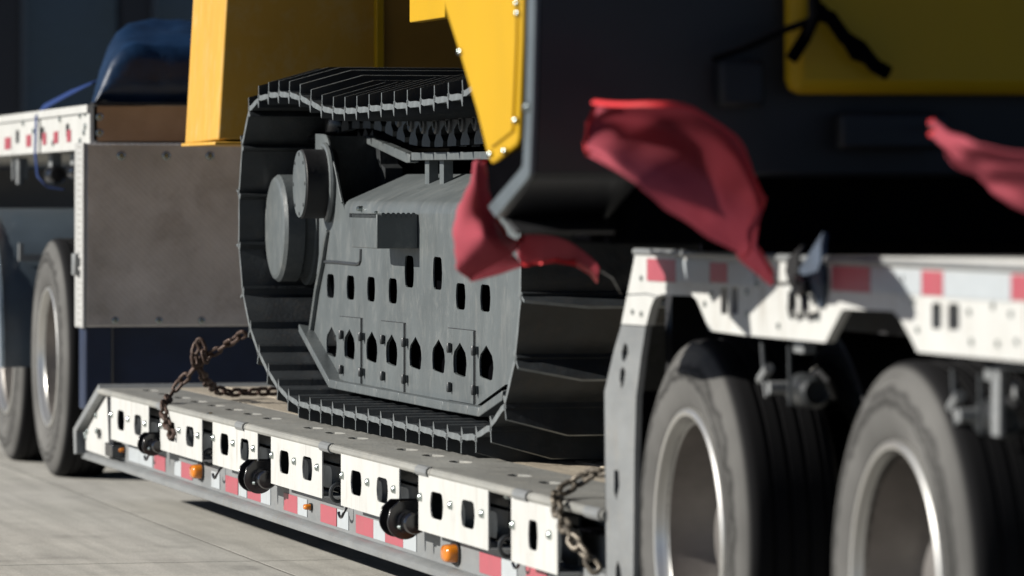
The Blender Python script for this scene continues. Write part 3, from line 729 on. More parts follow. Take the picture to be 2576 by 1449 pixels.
# ------------------------------------------------------------------ crawler excavator on the deck
exc = thing('crawler_excavator', 'yellow crawler machine with grey steel tracks loaded on the low trailer deck', 'excavator', (4.4, 15.4, ZD))
XTk = 3.25; WTk = .75; XF_ = 3.42
loop = [(650, 247), (676, 238), (704, 235), (740, 237), (775, 254), (806, 271), (850, 279), (900, 275), (950, 269), (1050, 259), (1165, 238)]
LP = [Vector(YZ(u, v, XTk)) for u, v in loop]
LP += [Vector((13.85, 1.545)), Vector((13.62, 1.50)), Vector((13.47, 1.38)), Vector((13.385, 1.2)), Vector((13.36, 1.0)), Vector((13.40, .82))]
low_ = [(1272, 1015), (1248, 1062), (1212, 1096), (1180, 1107), (1100, 1091), (1000, 1070), (900, 1049), (800, 1029), (740, 1016), (704, 984), (662, 918), (634, 850), (613, 765), (601, 650), (599, 540), (603, 420), (612, 330), (626, 275)]
LP += [Vector(YZ(u, v, XTk)) for u, v in low_]
# resample the belt at an even pitch
def resample(P, n):
    P = P + [P[0]]; d = [0]
    for a, b in zip(P[:-1], P[1:]): d.append(d[-1] + (b - a).length)
    out = []; L = d[-1]
    for k in range(n):
        t = L * k / n; i = max(j for j in range(len(d)) if d[j] <= t + 1e-9); i = min(i, len(P) - 2)
        out.append(P[i].lerp(P[i + 1], (t - d[i]) / (d[i + 1] - d[i])))
    return out, L
_, LL = resample(LP, 10)
NS = round(LL / .183)
nodes, _ = resample(LP, NS)
ctr = Vector((15.4, 1.03))
pit = LL / NS
def shoe_mesh():
    m = MB(); h = pit / 2
    # pad: gently curved, a curled lip at one edge; n is outward
    prof = [(-h - .002, -.006), (-h + .010, .002), (-h * .3, .006), (h * .5, .006), (h - .006, .010), (h + .004, .010), (h + .004, -.004), (h * .5, -.012), (-h * .3, -.012), (-h + .02, -.012), (-h + .008, -.030), (-h - .001, -.034), (-h - .003, -.02)]
    m.prism([(t, n) for t, n in prof], 0, WTk)
    # grouser: a tall thin rib whose outer corners are cut low
    g0, g1, th = .042, .090, .0045
    pts = [(.0, .004), (.0, g0), (.17, g1), (WTk - .17, g1), (WTk, g0), (WTk, .004)]
    m.prism([(x, n) for x, n in pts], h - .004 - th, h - .004 + th, axis='Y')
    m.prism([(.0, -.004), (.0, .012), (WTk, .012), (WTk, -.004)], h - .018, h + .008, axis='Y')
    me = m.mesh('track_shoe', M['shoe'], smooth=30)
    me.materials.append(M['shoe_end'])                       # sunlit look of cut ends and rib tips put in the colour
    for p in me.polygons:
        c = p.center
        if abs(p.normal.x) > .9 and (c.x < .01 or c.x > WTk - .01): p.material_index = 1
        elif p.normal.z > .5 and c.z > g0 * .9: p.material_index = 1
    return me
def link_mesh():
    m = MB(); h = pit / 2
    for x in (0, .12):
        body = [(-h * .9, -.014), (h * .6, -.014), (h * .95, -.03), (h * .9, -.052), (h * .55, -.066), (h * .5, -.078), (h * .75, -.098), (h * .75, -.115), (-h * .55, -.115), (-h * .6, -.098), (-h * .25, -.078), (-h * .3, -.062), (-h * .8, -.045)]
        m.prism(body, x, x + .028)
        m.lathe([(-.008, .012), (-.010, .024), (-.006, .030), (.0, .031)], c=(x, h * .40, -.045), n=18)
        m.lathe([(-.014, 0), (-.014, .010), (-.004, .010)], c=(x, h * .40, -.045), n=12)
    m.prism([(h * .4 + .012 * cos(t * pi / 5), -.045 + .012 * sin(t * pi / 5)) for t in range(10)], -.01, .16)
    return m.mesh('chain_link', M['shoe_dark'], smooth=30)
shm, lkm = shoe_mesh(), link_mesh()
def lay_track(x):
    for k in range(NS):
        a, b = nodes[k], nodes[(k + 1) % NS]; c = (a + b) / 2; d = b - a
        # direction of travel of the belt list: top run goes towards -Y, so outward is to the left of -d
        ang = atan2(d.y, d.x)
        # local +Y along -d so that local +Z points outward
        rx = ang + pi
        nrm = Vector((-sin(rx), cos(rx)))
        if nrm.dot(c - ctr) < 0: rx += pi
        inst('track_shoe', shm, (x, c.x, c.y), exc, rot=(rx, 0, 0))
        inst('chain_link', lkm, (x + WTk / 2 - .09, c.x, c.y), exc, rot=(rx, 0, 0))
lay_track(XTk); lay_track(4.85)

# side frame plate
def R4(x, y): return (566 + .434 * x, 566 + .434 * y)
def Z4(x, y): return (629 + .3255 * x, 314.5 + .3255 * y)
def R3(x, y): return (566 + .347 * x, 125.8 + .347 * y)
zbend = YZ(866, 533, XF_)[1]
ytop_r = 13.55
outl = uvs([Z4(505, 68), Z4(560, 70), Z4(588, 80), Z4(603, 115), Z4(622, 190), Z4(660, 340), Z4(700, 545), Z4(716, 612)], XF_)
outl += [(YZ(870, 520, XF_)[0], zbend), (ytop_r, zbend)]
outl += [(13.5, .9), (13.55, .72)] + uvs([R4(1625, 925), R4(1455, 1050), R4(1260, 1018), R4(900, 950), R4(700, 905), R4(622, 890), R4(490, 705), R4(470, 690)], XF_)
outl += uvs([R4(500, 560), R4(525, 420), R4(540, 330), Z4(515, 1150), Z4(533, 1000), Z4(535, 720), Z4(530, 400), Z4(505, 180)], XF_)
hs = []
for x, y, w_, h_ in ((612, 353, 44, 138), (728, 363, 46, 140), (847, 372, 46, 143), (973, 382, 50, 146), (1068, 270, 54, 184), (1232, 280, 54, 190), (1366, 414, 56, 153), (1509, 424, 60, 157)):
    u, v = R4(x, y); hs.append(uvs(shp(BARREL, u, v, w_ * .434, h_ * .434, .12), XF_))
for x, y, w_, h_ in ((618, 677, 60, 176), (730, 692, 62, 178), (851, 707, 64, 181), (975, 725, 66, 185), (1104, 742, 70, 190), (1238, 760, 74, 196), (1371, 780, 78, 199), (1515, 798, 82, 202)):
    u, v = R4(x, y); hs.append(uvs(shp(ARCH, u, v, w_ * .434, h_ * .434, .13), XF_))
frame = MB().prism(outl, XF_, XF_ + .005, hs).build('side_frame', M['steel'], exc)
# rounded shoulder and sloping top of the frame
yl, yr = YZ(864, 517, XF_)[0], ytop_r
prof = [(XF_, zbend - .002)] + [(XF_ + .035 - .035 * cos(t), zbend + .045 * sin(t)) for t in [radians(15 * i) for i in range(1, 5)]]
prof += [(XF_ + .215, zbend + .125), (XF_ + .215, zbend + .10)] + [(XF_ + .035 - .021 * cos(t), zbend - .012 + .045 * sin(t)) for t in [radians(15 * i) for i in range(4, 0, -1)]] + [(XF_ + .014, zbend - .002)]
MB().prism(prof, yr, yl - .002, axis='Y').build('frame_shoulder', M['steel'], exc, smooth=50)
MB().box(XF_ + .10, XF_ + .105, yr + .02, 17.15, .60, zbend - .02).build('hole_shade_liner', M['void'], exc)  # black sheet added to darken the frame holes as shade
MB().box(XF_ + .215, XF_ + .24, yr, yl - .1, .62, zbend + .12).build('inner_web', M['shoe_dark'], exc)
# curved lip on the raised front web
pts = [W(*Z4(x, y), XF_ - .004) for x, y in ((588, 82), (603, 115), (622, 190), (660, 340), (700, 545), (714, 600))]
MB().tube(pts, .004, 6).build('web_edge', M['steel'], frame)
MB().box(XF_ + .014, XF_ + .30, YZ(820, 0, XF_)[0] , YZ(818, 0, XF_)[0], .95, 1.42).build('front_web', M['shoe_dark'], exc)
# weld rib along the front edge, weld beads, lower plate
pts = [W(*Z4(x, y), XF_ - .006) for x, y in ((600, 818), (585, 900), (560, 1070), (520, 1270))] + [W(*R4(490, 690), XF_ - .006)]
MB().tube(pts, [.006, .010, .012, .012, .012], 8).build('edge_rib', M['steel'], frame)
pts = [W(*R4(x, y), XF_ - .001) for x, y in ((575, 213), (640, 216), (760, 228), (780, 224), (788, 205), (790, 140))]
MB().tube(pts, .006, 8).build('weld_bead', M['shoe'], frame)
lp_ = uvs([R4(585, 60), R4(720, 60), R4(785, 140), R4(783, 200), R4(770, 222), R4(575, 210)], XF_ - .003)
# bottom skid flange in separate bars
segs = [(425, 620, 470, 595), (600, 943, 622, 890), (645, 938 + 15, 645, 905), (755, 975, 755, 922), (880, 1000, 880, 948), (1005, 1024, 1005, 972), (1262, 1075, 1262, 1018), (1405, 1100, 1405, 1043), (1470, 1112, 1455, 1047), (1605, 1018, 1630, 925)]
for a, b in zip(segs[:-1], segs[1:]):
    XA = XF_ - .045
    o4 = [YZ(*R4(a[0], a[1]), XA), YZ(*R4(b[0], b[1]), XA)]
    yA, yB = o4[0][0] - .0015, o4[1][0] + .0015
    zA, zB = o4[0][1], o4[1][1]
    if a[0] == 1470: yB = YZ(*R4(1605, 1018), XA)[0]
    i4 = [YZ(*R4(a[2], a[3]), XF_), YZ(*R4(b[2], b[3]), XF_)]
    v = [(XA, yA, zA), (XA, yA, zA + .028), (XF_ + .02, yA, i4[0][1] + .004), (XF_ + .02, yA, zA),
         (XA, yB, zB), (XA, yB, zB + .028), (XF_ + .02, yB, i4[1][1] + .004), (XF_ + .02, yB, zB)]
    MB().add(v, [(0, 1, 2, 3), (4, 7, 6, 5), (0, 4, 5, 1), (1, 5, 6, 2), (2, 6, 7, 3), (3, 7, 4, 0)]).build('skid_bar', M['steel'], exc, bevel=.003)
# access panels with their hinges
for (xa, xb, yt, yb_, sl4, hy) in ((668, 793, 530, 918, .09, ((636, 838), (647, 853))), (908, 1043, 556, 962, .1, ((664, 875), (680, 893))), (1295, 1448, 597, 1032, .11, ((712, 940), (728, 957)))):
    ua, va = R4(xa, yt); ub, vb_ = R4(xb, yt + (xb - xa) * sl4); uc, vc = R4(xb, yb_ + 6); ud, vd = R4(xa, yb_ - 22)
    po = uvs([(ua, va), (ub, vb_), (uc, vc), (ud, vd)], XF_)
    # the arch of the panel lines up with the opening in the frame
    cx = (xa + xb) / 2
    ar = [h for h in hs if abs(sum(p[0] for p in h) / len(h) - YZ(*R4(cx, 0), XF_)[0]) < .06 and sum(p[1] for p in h) / len(h) < .9]
    pn = MB().prism([(p[0], p[1]) for p in po], XF_ - .005, XF_ - .001, ar[:1]).build('access_panel', M['steel'], exc, smooth=0)
    j = []
    for t, (a_, b_) in enumerate((((ua, va), (ub, vb_)), ((ub, vb_), (uc, vc)), ((ua, va), (ud, vd)))):
        MB().tube([W(*a_, XF_ - .003), W(*b_, XF_ - .003)], .0017, 6).build('panel_groove', M['matt_black'], pn)
    for side, xx_ in ((0, xa + 3), (1, xb - 8)):
        for yh in hy[side]:
            p = W(*R4(xx_, yh), XF_ - .014)
            MB().lathe([(-.015, 0), (-.015, .006), (-.011, .008), (.011, .008), (.015, .006), (.015, 0)], c=p, axis='Z', n=12).build('hinge', M['shoe_dark'], pn)
            MB().box(XF_ - .014, XF_ - .0005, p.y - .003, p.y + .014, p.z - .012, p.z + .012).build('hinge_leaf', M['steel'], pn)
# step box proud of the plate
u0, v0_ = R3(897, 1190); u1, _ = R3(1100, 1190); _, v1_ = R3(1100, 1440)
XS = XF_ - .132
y_r, zt_ = YZ(u1, v0_ , XS); _, zb2 = YZ(u1, v1_, XS); y_l = YZ(u0, 0, XS)[0]
stp_ = MB().prism([(XS, y_r), (XS, y_l - .05), (XS + .01, y_l), (XF_ - .001, y_l), (XF_ - .001, y_r)], zb2, zt_, axis='Z').build('step_box', M['steel'], exc, bevel=.003)
for k in range(22):
    yv = y_l - .02 - k * (y_l - y_r - .04) / 21
    MB().box(XS - .0015, XS + .002, yv - .004, yv + .004, zt_ - .012, zt_ + .001).build('grip_tooth', M['shoe_dark'], stp_)
for k in range(7):
    xv = XS + .02 + k * .016
    MB().lathe([(-.004, .007), (.004, .007)], c=(xv, y_r, zt_ - .002), axis='Y', n=10).build('grip_hole', M['steel'], stp_)
# lifting bolt and nuts on the shoulder
for x, y, s in ((985, 1150, .9), (1100, 1178, .5)):
    inst('bolt', bolt_m, W(*R3(x, y), XF_ - .002), frame, scale=(2 * s, s, s))
# final drive drums
c2 = W(755.6, 462.6, 3.325); r2 = .1165 * 1.0
d2 = MB().lathe([(0, 0), (0, r2 - .003), (.003, r2), (.095 + .02, r2), (.115, 0)], c=c2, n=56).build('idler_cap', M['matt_black'], exc, smooth=30)
fc2 = MB().lathe([(-.004, 0), (-.004, r2 - .004), (-.0005, r2 - .003), (-.0005, 0)], c=c2, n=56).build('cap_face', M['steel'], d2)
for k in range(8):
    a = 2 * pi * (k + .5) / 8 + .38
    MB().lathe([(-.006, 0), (-.006, .006), (-.003, .0075)], c=c2 + Vector((0, cos(a) * r2 * .86, sin(a) * r2 * .86)), n=10).build('cap_bolt', M['shoe_dark'], d2)
pts = [c2 + Vector((.085, (r2 + .012) * cos(a), (r2 + .012) * sin(a))) for a in [radians(-70 + i * 14) for i in range(13)]]
MB().tube([Vector((p.x + .0, 2 * c2.y - p.y, p.z)) for p in pts], .012, 8).build('cap_weld', M['steel'], exc)
c1 = W(689, 574, 3.34); r1 = .186
MB().lathe([(0, 0), (0, r1 - .022), (.004, r1 - .010), (.016, r1), (.075, r1), (.075, r1 + .0), (.08, r1 - .012), (.11, r1 - .012), (.112, r1 + .012), (.128, r1 + .012), (.13, r1 - .02), (.26, r1 - .02), (.26, 0)], c=c1, n=72).build('final_drive', M['steel'], exc, smooth=16)
c3 = c1 + Vector((.065, -.05, .105))
MB().lathe([(0, 0), (0, .085), (.008, .10), (.10, .10), (.10, 0)], c=c3, n=40).build('drive_boss', M['steel'], exc, smooth=32)
# sprocket and idler discs inside the belt, rollers
for (yc, zc_, r_) in ((17.02, 1.03, .40), (13.92, 1.02, .38)):
    n_ = 22; po = []
    for k in range(n_ * 2):
        a = pi * k / n_; q = r_ + (.03 if k % 2 else -.01); po.append((yc + q * cos(a), zc_ + q * sin(a)))
    for xo in (XTk, 4.85):
        MB().prism(po, xo + .34, xo + .40).build('sprocket', M['shoe_dark'], exc)
for k in range(6):
    for xo in (XTk, 4.85):
        MB().lathe([(.28, .08), (.28, .10), (.32, .10), (.33, .075), (.42, .075), (.43, .10), (.47, .10)], c=(xo, 14.4 + k * .42, .66), n=20).build('track_roller', M['shoe_dark'], exc)
# guard bars above the frame, posts, cap
def bar(name, pts, X, th, m=M['steel']): return MB().prism(uvs(pts, X), X, X + th).build(name, m, exc, bevel=.002)
XG = 3.56
bar('guard_bar', [R3(1015, 618), R3(1340, 758), R3(1340, 815), R3(1312, 818), R3(1015, 675)], XG, .03)
bar('guard_bar', [R3(1350, 742), R3(2000, 734), R3(2000, 792), R3(1350, 800)], XG - .03, .22)
ga = YZ(*R3(1015, 640), XG)[0]; gb = YZ(*R3(1340, 760), XG)[0]
for x in (1450, 1556):
    a, b = W(*R3(x, 800), XG), W(*R3(x + 30, 905), XG)
    MB().box(XG, XG + .03, b.y, a.y, b.z - .03, a.z + .01).build('guard_post', M['steel'], exc)
zfl = YZ(*R3(880, 640), XG)[1]
pc = W(*R3(845, 600), XG)
MB().lathe([(0, 0), (0, .058), (.006, .060), (.045, .056), (.048, 0)], c=pc, axis='Z', n=32).build('grease_cap', M['black'], exc)
MB().prism([(pc.x - .085, pc.y - .12), (pc.x + .14, pc.y - .12), (pc.x + .14, pc.y + .2), (pc.x - .085, pc.y + .2)], pc.z - .035, pc.z - .003, axis='Z').build('cap_flange', M['black'], exc, bevel=.014)
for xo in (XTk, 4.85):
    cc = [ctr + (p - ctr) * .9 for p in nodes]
    MB().prism([(p.x, p.y) for p in cc], xo + WTk - .06, xo + WTk - .04).build('loop_shade_panel', M['void'], exc)  # black sheet added for the shade inside the belt
# frame between the tracks, coloured near-black for its shade
MB().box(3.55, 5.7, 12.62, 12.66, .72, 1.5).build('shade_gap_panel', M['void'], exc)  # added black sheet, fills the gap between the tracks with shade
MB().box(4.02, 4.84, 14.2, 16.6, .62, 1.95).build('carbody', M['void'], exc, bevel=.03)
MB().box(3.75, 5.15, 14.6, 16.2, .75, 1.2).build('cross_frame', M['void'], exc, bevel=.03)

# yellow upper structure
fy0 = 17.92
top_x = XZ(568, 0, fy0)[0]; bot_x = XZ(548, 350, fy0)[0]
zlo = XZ(548, 352, fy0)[1]
ztop = 3.0
kx = top_x + (top_x - bot_x) / (XZ(568, 0, fy0)[1] - zlo) * (ztop - XZ(568, 0, fy0)[1])
yf = YZ(465, 355, bot_x)[0]
fh = MB().add([(bot_x, fy0, zlo), (5.5, fy0, zlo), (5.5, fy0, ztop), (kx, fy0, ztop), (bot_x, yf, zlo - .01), (5.5, yf, zlo - .01), (5.5, yf, ztop), (kx, yf, ztop)],
             [(0, 1, 2, 3), (4, 7, 6, 5), (0, 3, 7, 4), (1, 5, 6, 2), (3, 2, 6, 7), (0, 4, 5, 1)]).build('front_housing', M['yellow_worn'], exc, bevel=.008)
MB().box(bot_x - .012, bot_x + .30, fy0 - .006, yf + .01, zlo - .018, zlo - .006).build('housing_lip', M['yellow_worn'], fh, bevel=.003)
xr = XZ(940, 0, fy0)[0]
MB().box(xr, xr + .028, fy0 - .05, fy0 - .001, 1.46, ztop).build('housing_rib', M['yellow'], fh, bevel=.004)
MB().box(xr + .03, 5.4, fy0 - .03, fy0 - .002, 1.46, ztop).build('housing_panel', M['yellow_shaded'], fh)
MB().box(2.85, 5.9, 10.9, 17.9, 2.42, 3.5).build('upper_house', M['yellow'], exc, bevel=.03)
a, b = W(1030, -200, 3.30), W(1118, 44, 3.30)
MB().box(3.30, 3.34, b.y, a.y, b.z, 2.5).build('skirt_panel', M['yellow'], exc, bevel=.004)
XK = 2.60; XC = 2.55
kite = [(1078, -260), (1112, 0), (1160, 150), (1200, 285), (1228, 400), (1236, 413), (1246, 408), (1298, 366), (1303, 352), (1311, 100), (1318, -260)]
kt = MB().prism(uvs(kite, XK), XK, XK + .20).build('corner_panel', M['yellow'], exc, bevel=.006)
MB().prism(uvs([(1100, -250), (1134, 40), (1170, 150), (1208, 280), (1236, 372), (1290, 330), (1299, 100), (1304, -250)], XK - .004), XK - .006, XK - .001).build('raised_field', M['yellow'], kt, bevel=.002)
for u, v in ((1158, 130), (1297, 303), (1301, 8), (1302, 34), (1234, 388), (1270, 380)):
    inst('bolt', bolt_m, W(u, v, XK - .004), kt, scale=(.8, .75, .75))
MB().box(2.65, 3.1, YZ(1330, 0, XK)[0], YZ(1130, 0, XK)[0], 1.9, 2.6).build('panel_mount', M['yellow'], exc)
# counterweight: bent plate, shade and sunlit edge put in two colours, deep body behind
M['cw'] = mat('shaded_grey_counterweight', (.022, .025, .032), .45, 0, .3, 4, coat=.1)
M['edge'] = mat('sunlit_plate_edge', (.17, .20, .22), .35, .1, .2, 8)
MB().prism(uvs([(1360, -320), (1358, 0), (1352, 270), (1345, 436), (1340, 448), (1329, 415), (1336, 270), (1342, 0), (1344, -320)], XC), XC, 6.2).build('counterweight', M['cw'], exc, bevel=.004)
MB().prism(uvs([(1340, 449), (1262, 548), (1242, 520), (1322, 428), (1329, 416)], XC), XC, XC + .24).build('lower_wing', M['cw'], exc, bevel=.004)
MB().prism(uvs([(1262, 549), (1290, 580), (1285, 590), (1243, 540), (1242, 521)], XC), XC + .01, XC + .23).build('lower_wing', M['matt_black'], exc, bevel=.004)
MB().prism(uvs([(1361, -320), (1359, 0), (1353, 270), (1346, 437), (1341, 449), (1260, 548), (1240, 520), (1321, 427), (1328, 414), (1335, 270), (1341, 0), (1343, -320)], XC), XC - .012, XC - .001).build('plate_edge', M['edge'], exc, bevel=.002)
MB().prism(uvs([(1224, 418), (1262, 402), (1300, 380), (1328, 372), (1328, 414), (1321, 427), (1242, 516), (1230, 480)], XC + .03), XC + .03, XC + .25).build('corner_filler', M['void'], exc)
inst('bolt', bolt_m, W(1331, 270, XC - .01), exc, scale=(1.5, 1.2, 1.2))
ycw = YZ(1355, 0, XC)[0]
MB().box(XZ(1975, 0, ycw - .05)[0], 5.3, ycw - .09, ycw - .015, XZ(2000, 238, ycw)[1], 2.6).build('rear_door', M['yellow'], exc, bevel=.03)
MB().box(2.8, 5.6, ycw + .15, ycw + .7, 1.12, 1.3).build('rear_bumper', M['void'], exc, bevel=.01)  # near-black colour keeps its sunlit end looking shaded
for pts, r in ((((1990, 150), (2025, 95), (2050, 40), (2045, -80)), .014), (((2050, 30), (2090, 45), (2125, 95), (2165, 120), (2200, 165), (2235, 185)), .016),
               (((2060, 15), (2110, 70), (2150, 140), (2205, 158)), .011), (((1790, 150), (1880, 118), (1960, 80), (2045, 50)), .008)):
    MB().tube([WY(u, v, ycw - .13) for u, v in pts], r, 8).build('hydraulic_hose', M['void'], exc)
for u, v, w2, h2 in ((1860, 210, .05, .05), (2240, 330, .12, .04)):
    p = WY(u, v, ycw - .03)
    MB().box(p.x - w2, p.x + w2, p.y - .03, p.y + .02, p.z - h2, p.z + h2).build('bumper_block', M['matt_black'], exc, bevel=.012)
# ------------------------------------------------------------------ chains
def link_obj(L=.054, Wd=.033, r=.0058):
    pts = []; s = (L - Wd) / 2; rr = Wd / 2 - r
    for i in range(8): a = -pi / 2 + pi * i / 7; pts.append((0, s + rr * cos(a), rr * sin(a)))
    for i in range(8): a = pi / 2 + pi * i / 7; pts.append((0, -s + rr * cos(a), rr * sin(a)))
    return pts, r, L
def chain(name, pts, m, label, L=.054, Wd=.033, r=.0058, root=None):
    p, r, L = link_obj(L, Wd, r)
    me = MB().tube(p, r, 8, closed=True).mesh('link', m)
    P = [Vector(q) for q in pts]; d = [0]
    for a, b in zip(P[:-1], P[1:]): d.append(d[-1] + (b - a).length)
    step = L - 2.5 * r; n = int(d[-1] / step)
    if root is None:
        root = thing(name, label, 'chain', P[0], 'chains tying down the machine')
    rnd = random.Random(len(pts))
    for k in range(n + 1):
        t = min(d[-1] - 1e-6, k * step); i = max(j for j in range(len(d)) if d[j] <= t); i = min(i, len(P) - 2)
        c = P[i].lerp(P[i + 1], (t - d[i]) / (d[i + 1] - d[i]))
        t2 = min(d[-1], t + step * .5); t1 = max(0, t - step * .5)
        def pos(t):
            i = min(max(j for j in range(len(d)) if d[j] <= t), len(P) - 2); return P[i].lerp(P[i + 1], (t - d[i]) / (d[i + 1] - d[i]))
        dr = (pos(t2) - pos(t1)).normalized()
        q = dr.to_track_quat('Y', 'Z') @ Quaternion((0, 1, 0), (k % 2) * pi / 2 + pi / 4 + rnd.uniform(-.35, .35))
        o = bpy.data.objects.new('link', me); C.objects.link(o); o.rotation_mode = 'QUATERNION'; o.rotation_quaternion = q
        o.location = c - world_loc(root); o.parent = root
    return root
zk = ZD + .018
pA = [W(431, 1092, 3.035), W(421, 1068, 3.035), W(411, 1035, 3.035), W(414, 1015, 3.045), WY(428, 996, 18.0), WY(450, 966, 18.0), WY(481, 936, 17.95), WY(497, 914, 17.93), WY(520, 898, 17.9), WY(560, 874, 17.85), WY(612, 840, 17.72)]
ch = chain('tie_down_chain', pA, M['rust'], 'rusty tie-down chain hooked to a white box and knotted beside the front of the track', L=.060, Wd=.038, r=.0068)
pB = [WY(497, 914, 17.93), WY(508, 940, 17.95), WY(520, 962, 18.05), WY(545, 981, 18.2), WY(580, 988, 18.25), WY(630, 986, 18.3), WY(700, 984, 18.35)]
chain('', pB, M['rust'], '', L=.060, Wd=.038, r=.0068, root=ch)
pC = [WY(490, 905, 17.9), WY(488, 890, 17.9), WY(499, 862, 17.9)]
chain('', pC, M['rust'], '', L=.060, Wd=.038, r=.0068, root=ch)
pC = [WY(506, 868, 17.88), WY(515, 890, 17.88), WY(518, 905, 17.88)]
chain('', pC, M['rust'], '', L=.060, Wd=.038, r=.0068, root=ch)
pD = [WY(1550, 1182, 12.0), WY(1518, 1188, 12.1), WY(1489, 1190, 12.15), WY(1455, 1210, 12.2), WY(1425, 1228, 12.2), WY(1404, 1238, 12.2), W(1399, 1262, 3.02), W(1402, 1285, 3.015), W(1417, 1318, 3.015), W(1443, 1361, 3.02), W(1473, 1394, 3.04), W(1500, 1434, 3.06)]
chain('tie_down_chain', pD, M['chain_dark'], 'dull steel chain draped over the rear end of the drop deck beside the riser', L=.058, Wd=.038, r=.0068)

# ------------------------------------------------------------------ warning flags
def flag(name, rows, label, hem_edges=('top',), th=.0016, seed=0, wav=.02):
    # rows: list of rows, each a list of places; a bicubic-ish sheet through them
    R_ = len(rows); Cn = len(rows[0]); n1, n2 = 26, 40
    def cr(p0, p1, p2, p3, t): return .5 * ((2 * p1) + (p2 - p0) * t + (2 * p0 - 5 * p1 + 4 * p2 - p3) * t * t + (3 * p1 - p0 - 3 * p2 + p3) * t ** 3)
    def ev(L, t):
        n = len(L) - 1; x = t * n; i = min(int(x), n - 1); f = x - i
        return cr(L[max(i - 1, 0)], L[i], L[i + 1], L[min(i + 2, n)], f)
    vs = []; grid = []
    for a in range(n1 + 1):
        row = []
        for b in range(n2 + 1):
            p = ev([ev(r, b / n2) for r in rows], a / n1)
            p = p + Vector((wav * noise.noise(Vector((a * .16, b * .10, seed))) + wav * .35 * abs(noise.noise(Vector((a * .25 + b * .2, b * .12, seed + 2)))), 0, wav * .25 * noise.noise(Vector((a * .1, b * .15, seed + 5)))))
            row.append(p); vs.append(p)
        grid.append(row)
    W2 = n2 + 1
    fs = [(a * W2 + b, a * W2 + b + 1, (a + 1) * W2 + b + 1, (a + 1) * W2 + b) for a in range(n1) for b in range(n2)]
    root = thing(name, label, 'flag', grid[-1][-1], 'red warning flags')
    o = MB().add(vs, fs).build('cloth', M['flag'], root, smooth=80)
    so_ = o.modifiers.new('thickness', 'SOLIDIFY'); so_.thickness = th
    E = {'top': grid[0], 'bottom': grid[-1], 'left': [r[0] for r in grid], 'right': [r[-1] for r in grid]}
    for e in hem_edges:
        MB().tube(E[e], .006, 6, flat=.35).build('hem', M['hem'], root)
    return root, grid
XA1 = 2.62
# flag hanging by the corner panel: folded lobe and a trailing tail
rows = [
    [W(1218, 408, 2.62), W(1203, 402, 2.60), W(1192, 412, 2.60), W(1200, 430, 2.64), W(1222, 440, 2.68)],
    [W(1236, 470, 2.66), W(1205, 470, 2.60), W(1178, 475, 2.57), W(1190, 480, 2.60), W(1230, 490, 2.66)],
    [W(1248, 540, 2.66), W(1205, 535, 2.58), W(1160, 545, 2.53), W(1165, 560, 2.56), W(1232, 545, 2.66)],
    [W(1275, 585, 2.64), W(1225, 590, 2.56), W(1156, 610, 2.52), W(1165, 640, 2.55), W(1262, 600, 2.67)],
    [W(1300, 610, 2.66), W(1250, 640, 2.60), W(1170, 672, 2.54), W(1178, 690, 2.58), W(1305, 662, 2.70)],
    [W(1315, 600, 2.70), W(1290, 640, 2.66), W(1190, 698, 2.60), W(1215, 703, 2.64), W(1308, 668, 2.72)],
]
flag('warning_flag', rows, 'red mesh flag crumpled below the yellow corner panel in front of the track frame', ('left',), seed=1)
C.objects[-1] if False else None
r0 = [W(1296, 592, 2.70), W(1340, 588, 2.73), W(1390, 592, 2.76), W(1440, 610, 2.80), W(1480, 640, 2.86), W(1508, 668, 2.92)]
r1 = [W(1300, 630, 2.70), W(1345, 622, 2.74), W(1395, 620, 2.77), W(1445, 635, 2.81), W(1484, 658, 2.87), W(1508, 680, 2.92)]
r2 = [W(1304, 668, 2.71), W(1350, 660, 2.75), W(1400, 654, 2.78), W(1448, 662, 2.82), W(1485, 684, 2.88), W(1502, 706, 2.93)]
tail_root = [o for o in C.objects if o.name.startswith('warning_flag') and o.parent is None][0]
def sheet(rows, root, hems):
    vs = [p for r in rows for p in r]; k = len(rows[0])
    fs = [(a * k + b, a * k + b + 1, (a + 1) * k + b + 1, (a + 1) * k + b) for a in range(len(rows) - 1) for b in range(k - 1)]
    o = MB().add(vs, fs).build('cloth', M['flag'], root, smooth=80)
    s = o.modifiers.new('sub', 'SUBSURF'); s.levels = 2; s.render_levels = 2
    t = o.modifiers.new('thickness', 'SOLIDIFY'); t.thickness = .0016
    for h in hems: MB().tube(h, .007, 6, flat=.3).build('hem', M['hem'], root)
sheet([r0, r1, r2], tail_root, [r2])
MB().tube([r1[-1], W(1540, 700, 2.98), W(1562, 740, 3.055)], .0016, 6).build('cord', M['hose'], tail_root)
XB2 = 2.86
rows = [
    [W(1492, 256, 2.531), W(1545, 262, 2.527), W(1640, 262, 2.577), W(1720, 268, 2.640), W(1800, 308, 2.720), W(1860, 362, 2.788), W(1905, 440, 2.863), W(1925, 500, 2.915)],
    [W(1484, 300, 2.523), W(1545, 290, 2.575), W(1640, 292, 2.663), W(1720, 305, 2.726), W(1795, 345, 2.794), W(1850, 400, 2.851), W(1895, 460, 2.897), W(1918, 520, 2.923)],
    [W(1476, 345, 2.507), W(1535, 345, 2.552), W(1610, 350, 2.629), W(1700, 372, 2.700), W(1775, 412, 2.768), W(1830, 455, 2.831), W(1875, 500, 2.875), W(1905, 550, 2.911)],
    [W(1470, 375, 2.492), W(1525, 385, 2.488), W(1600, 415, 2.539), W(1690, 450, 2.611), W(1750, 495, 2.674), W(1800, 540, 2.738), W(1850, 580, 2.809), W(1885, 610, 2.877)],
    [W(1480, 392, 2.508), W(1530, 425, 2.492), W(1600, 470, 2.523), W(1680, 525, 2.587), W(1740, 565, 2.650), W(1790, 600, 2.710), W(1838, 632, 2.792), W(1870, 650, 2.865)],
]
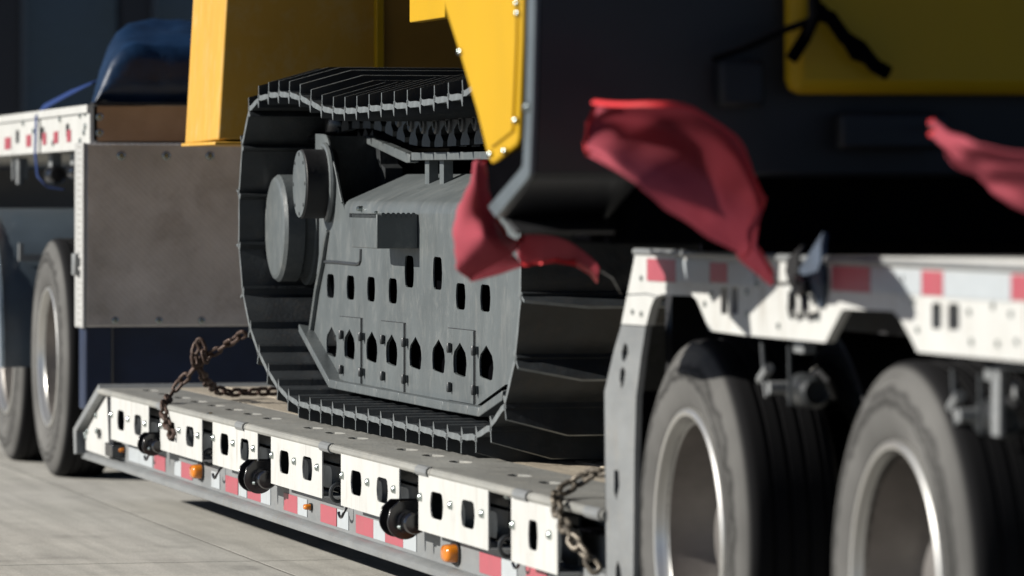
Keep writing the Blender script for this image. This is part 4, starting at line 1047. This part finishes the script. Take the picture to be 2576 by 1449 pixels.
f2, g2 = flag('warning_flag', rows, 'large red mesh flag billowing in front of the dark counterweight', ('top', 'left', 'right'), seed=3, wav=.018)
r0 = [W(1922, 505, 2.923), W(1905, 560, 2.909), W(1898, 620, 2.912), W(1920, 650, 2.945), W(1944, 690, 2.980)]
r1 = [W(1895, 555, 2.885), W(1880, 600, 2.873), W(1880, 640, 2.889), W(1915, 668, 2.933), W(1946, 708, 2.982)]
r2 = [W(1868, 600, 2.856), W(1845, 640, 2.845), W(1868, 664, 2.872), W(1908, 692, 2.927), W(1944, 728, 2.980)]
sheet([r0, r1, r2], f2, [r0])
MB().tube([r1[-1], W(1965, 715, 3.021), W(1985, 712, 3.057)], .004, 6).build('cord', M['hose'], f2)
rows = [
    [W(2352, 304, 3.000), W(2385, 330, 2.890), W(2430, 352, 2.780), W(2500, 372, 2.770), W(2600, 385, 2.770), W(2720, 380, 2.780)],
    [W(2350, 330, 3.000), W(2388, 372, 2.980), W(2435, 402, 2.960), W(2500, 430, 2.940), W(2600, 462, 2.930), W(2720, 480, 2.940)],
    [W(2362, 352, 3.000), W(2400, 408, 3.060), W(2450, 445, 3.120), W(2510, 490, 3.110), W(2600, 545, 3.110), W(2720, 590, 3.120)],
]
f3, g3 = flag('warning_flag', rows, 'red flag cut by the right edge of the picture, blowing before the dark machine', ('left',), seed=9, wav=.02)
MB().tube([g3[13][0], WY(2335, 318, ycw - .02)], .0025, 6).build('cord', M['hose'], f3)

# ratchet strap and hook hung over the upper rail
rs = thing('ratchet_strap', 'black ratchet strap with a grey buckle hooked over the white upper rail', 'strap', W(2010, 790, 3.04))
ribbon([W(2003, 634, 3.056), W(1995, 660, 3.045), W(1998, 700, 3.04), W(2000, 730, 3.045)], .07, .006).build('webbing', M['hose'], rs)
ribbon([W(2046, 634, 3.056), W(2050, 660, 3.046), W(2052, 700, 3.044), W(2050, 738, 3.05)], .10, .012).build('webbing', mat('grey_blue_cloth', (.07, .10, .15), .7, 0, .4, 12), rs)
MB().tube([W(2001, 725, 3.035), W(1993, 745, 3.03), W(1990, 775, 3.03), W(1994, 795, 3.05)], .008, 8).build('hook', M['black'], rs)
MB().tube([W(2008, 725, 3.035), W(2022, 745, 3.03), W(2026, 775, 3.03), W(2022, 795, 3.05)], .008, 8).build('hook', M['black'], rs)
p = W(2006, 715, 3.02)
MB().box(p.x, p.x + .02, p.y - .03, p.y + .03, p.z - .02, p.z + .02).build('buckle', M['black'], rs, bevel=.004)

S.render.engine = 'CYCLES'
S.cycles.max_bounces = 8; S.cycles.diffuse_bounces = 1; S.cycles.transparent_max_bounces = 12
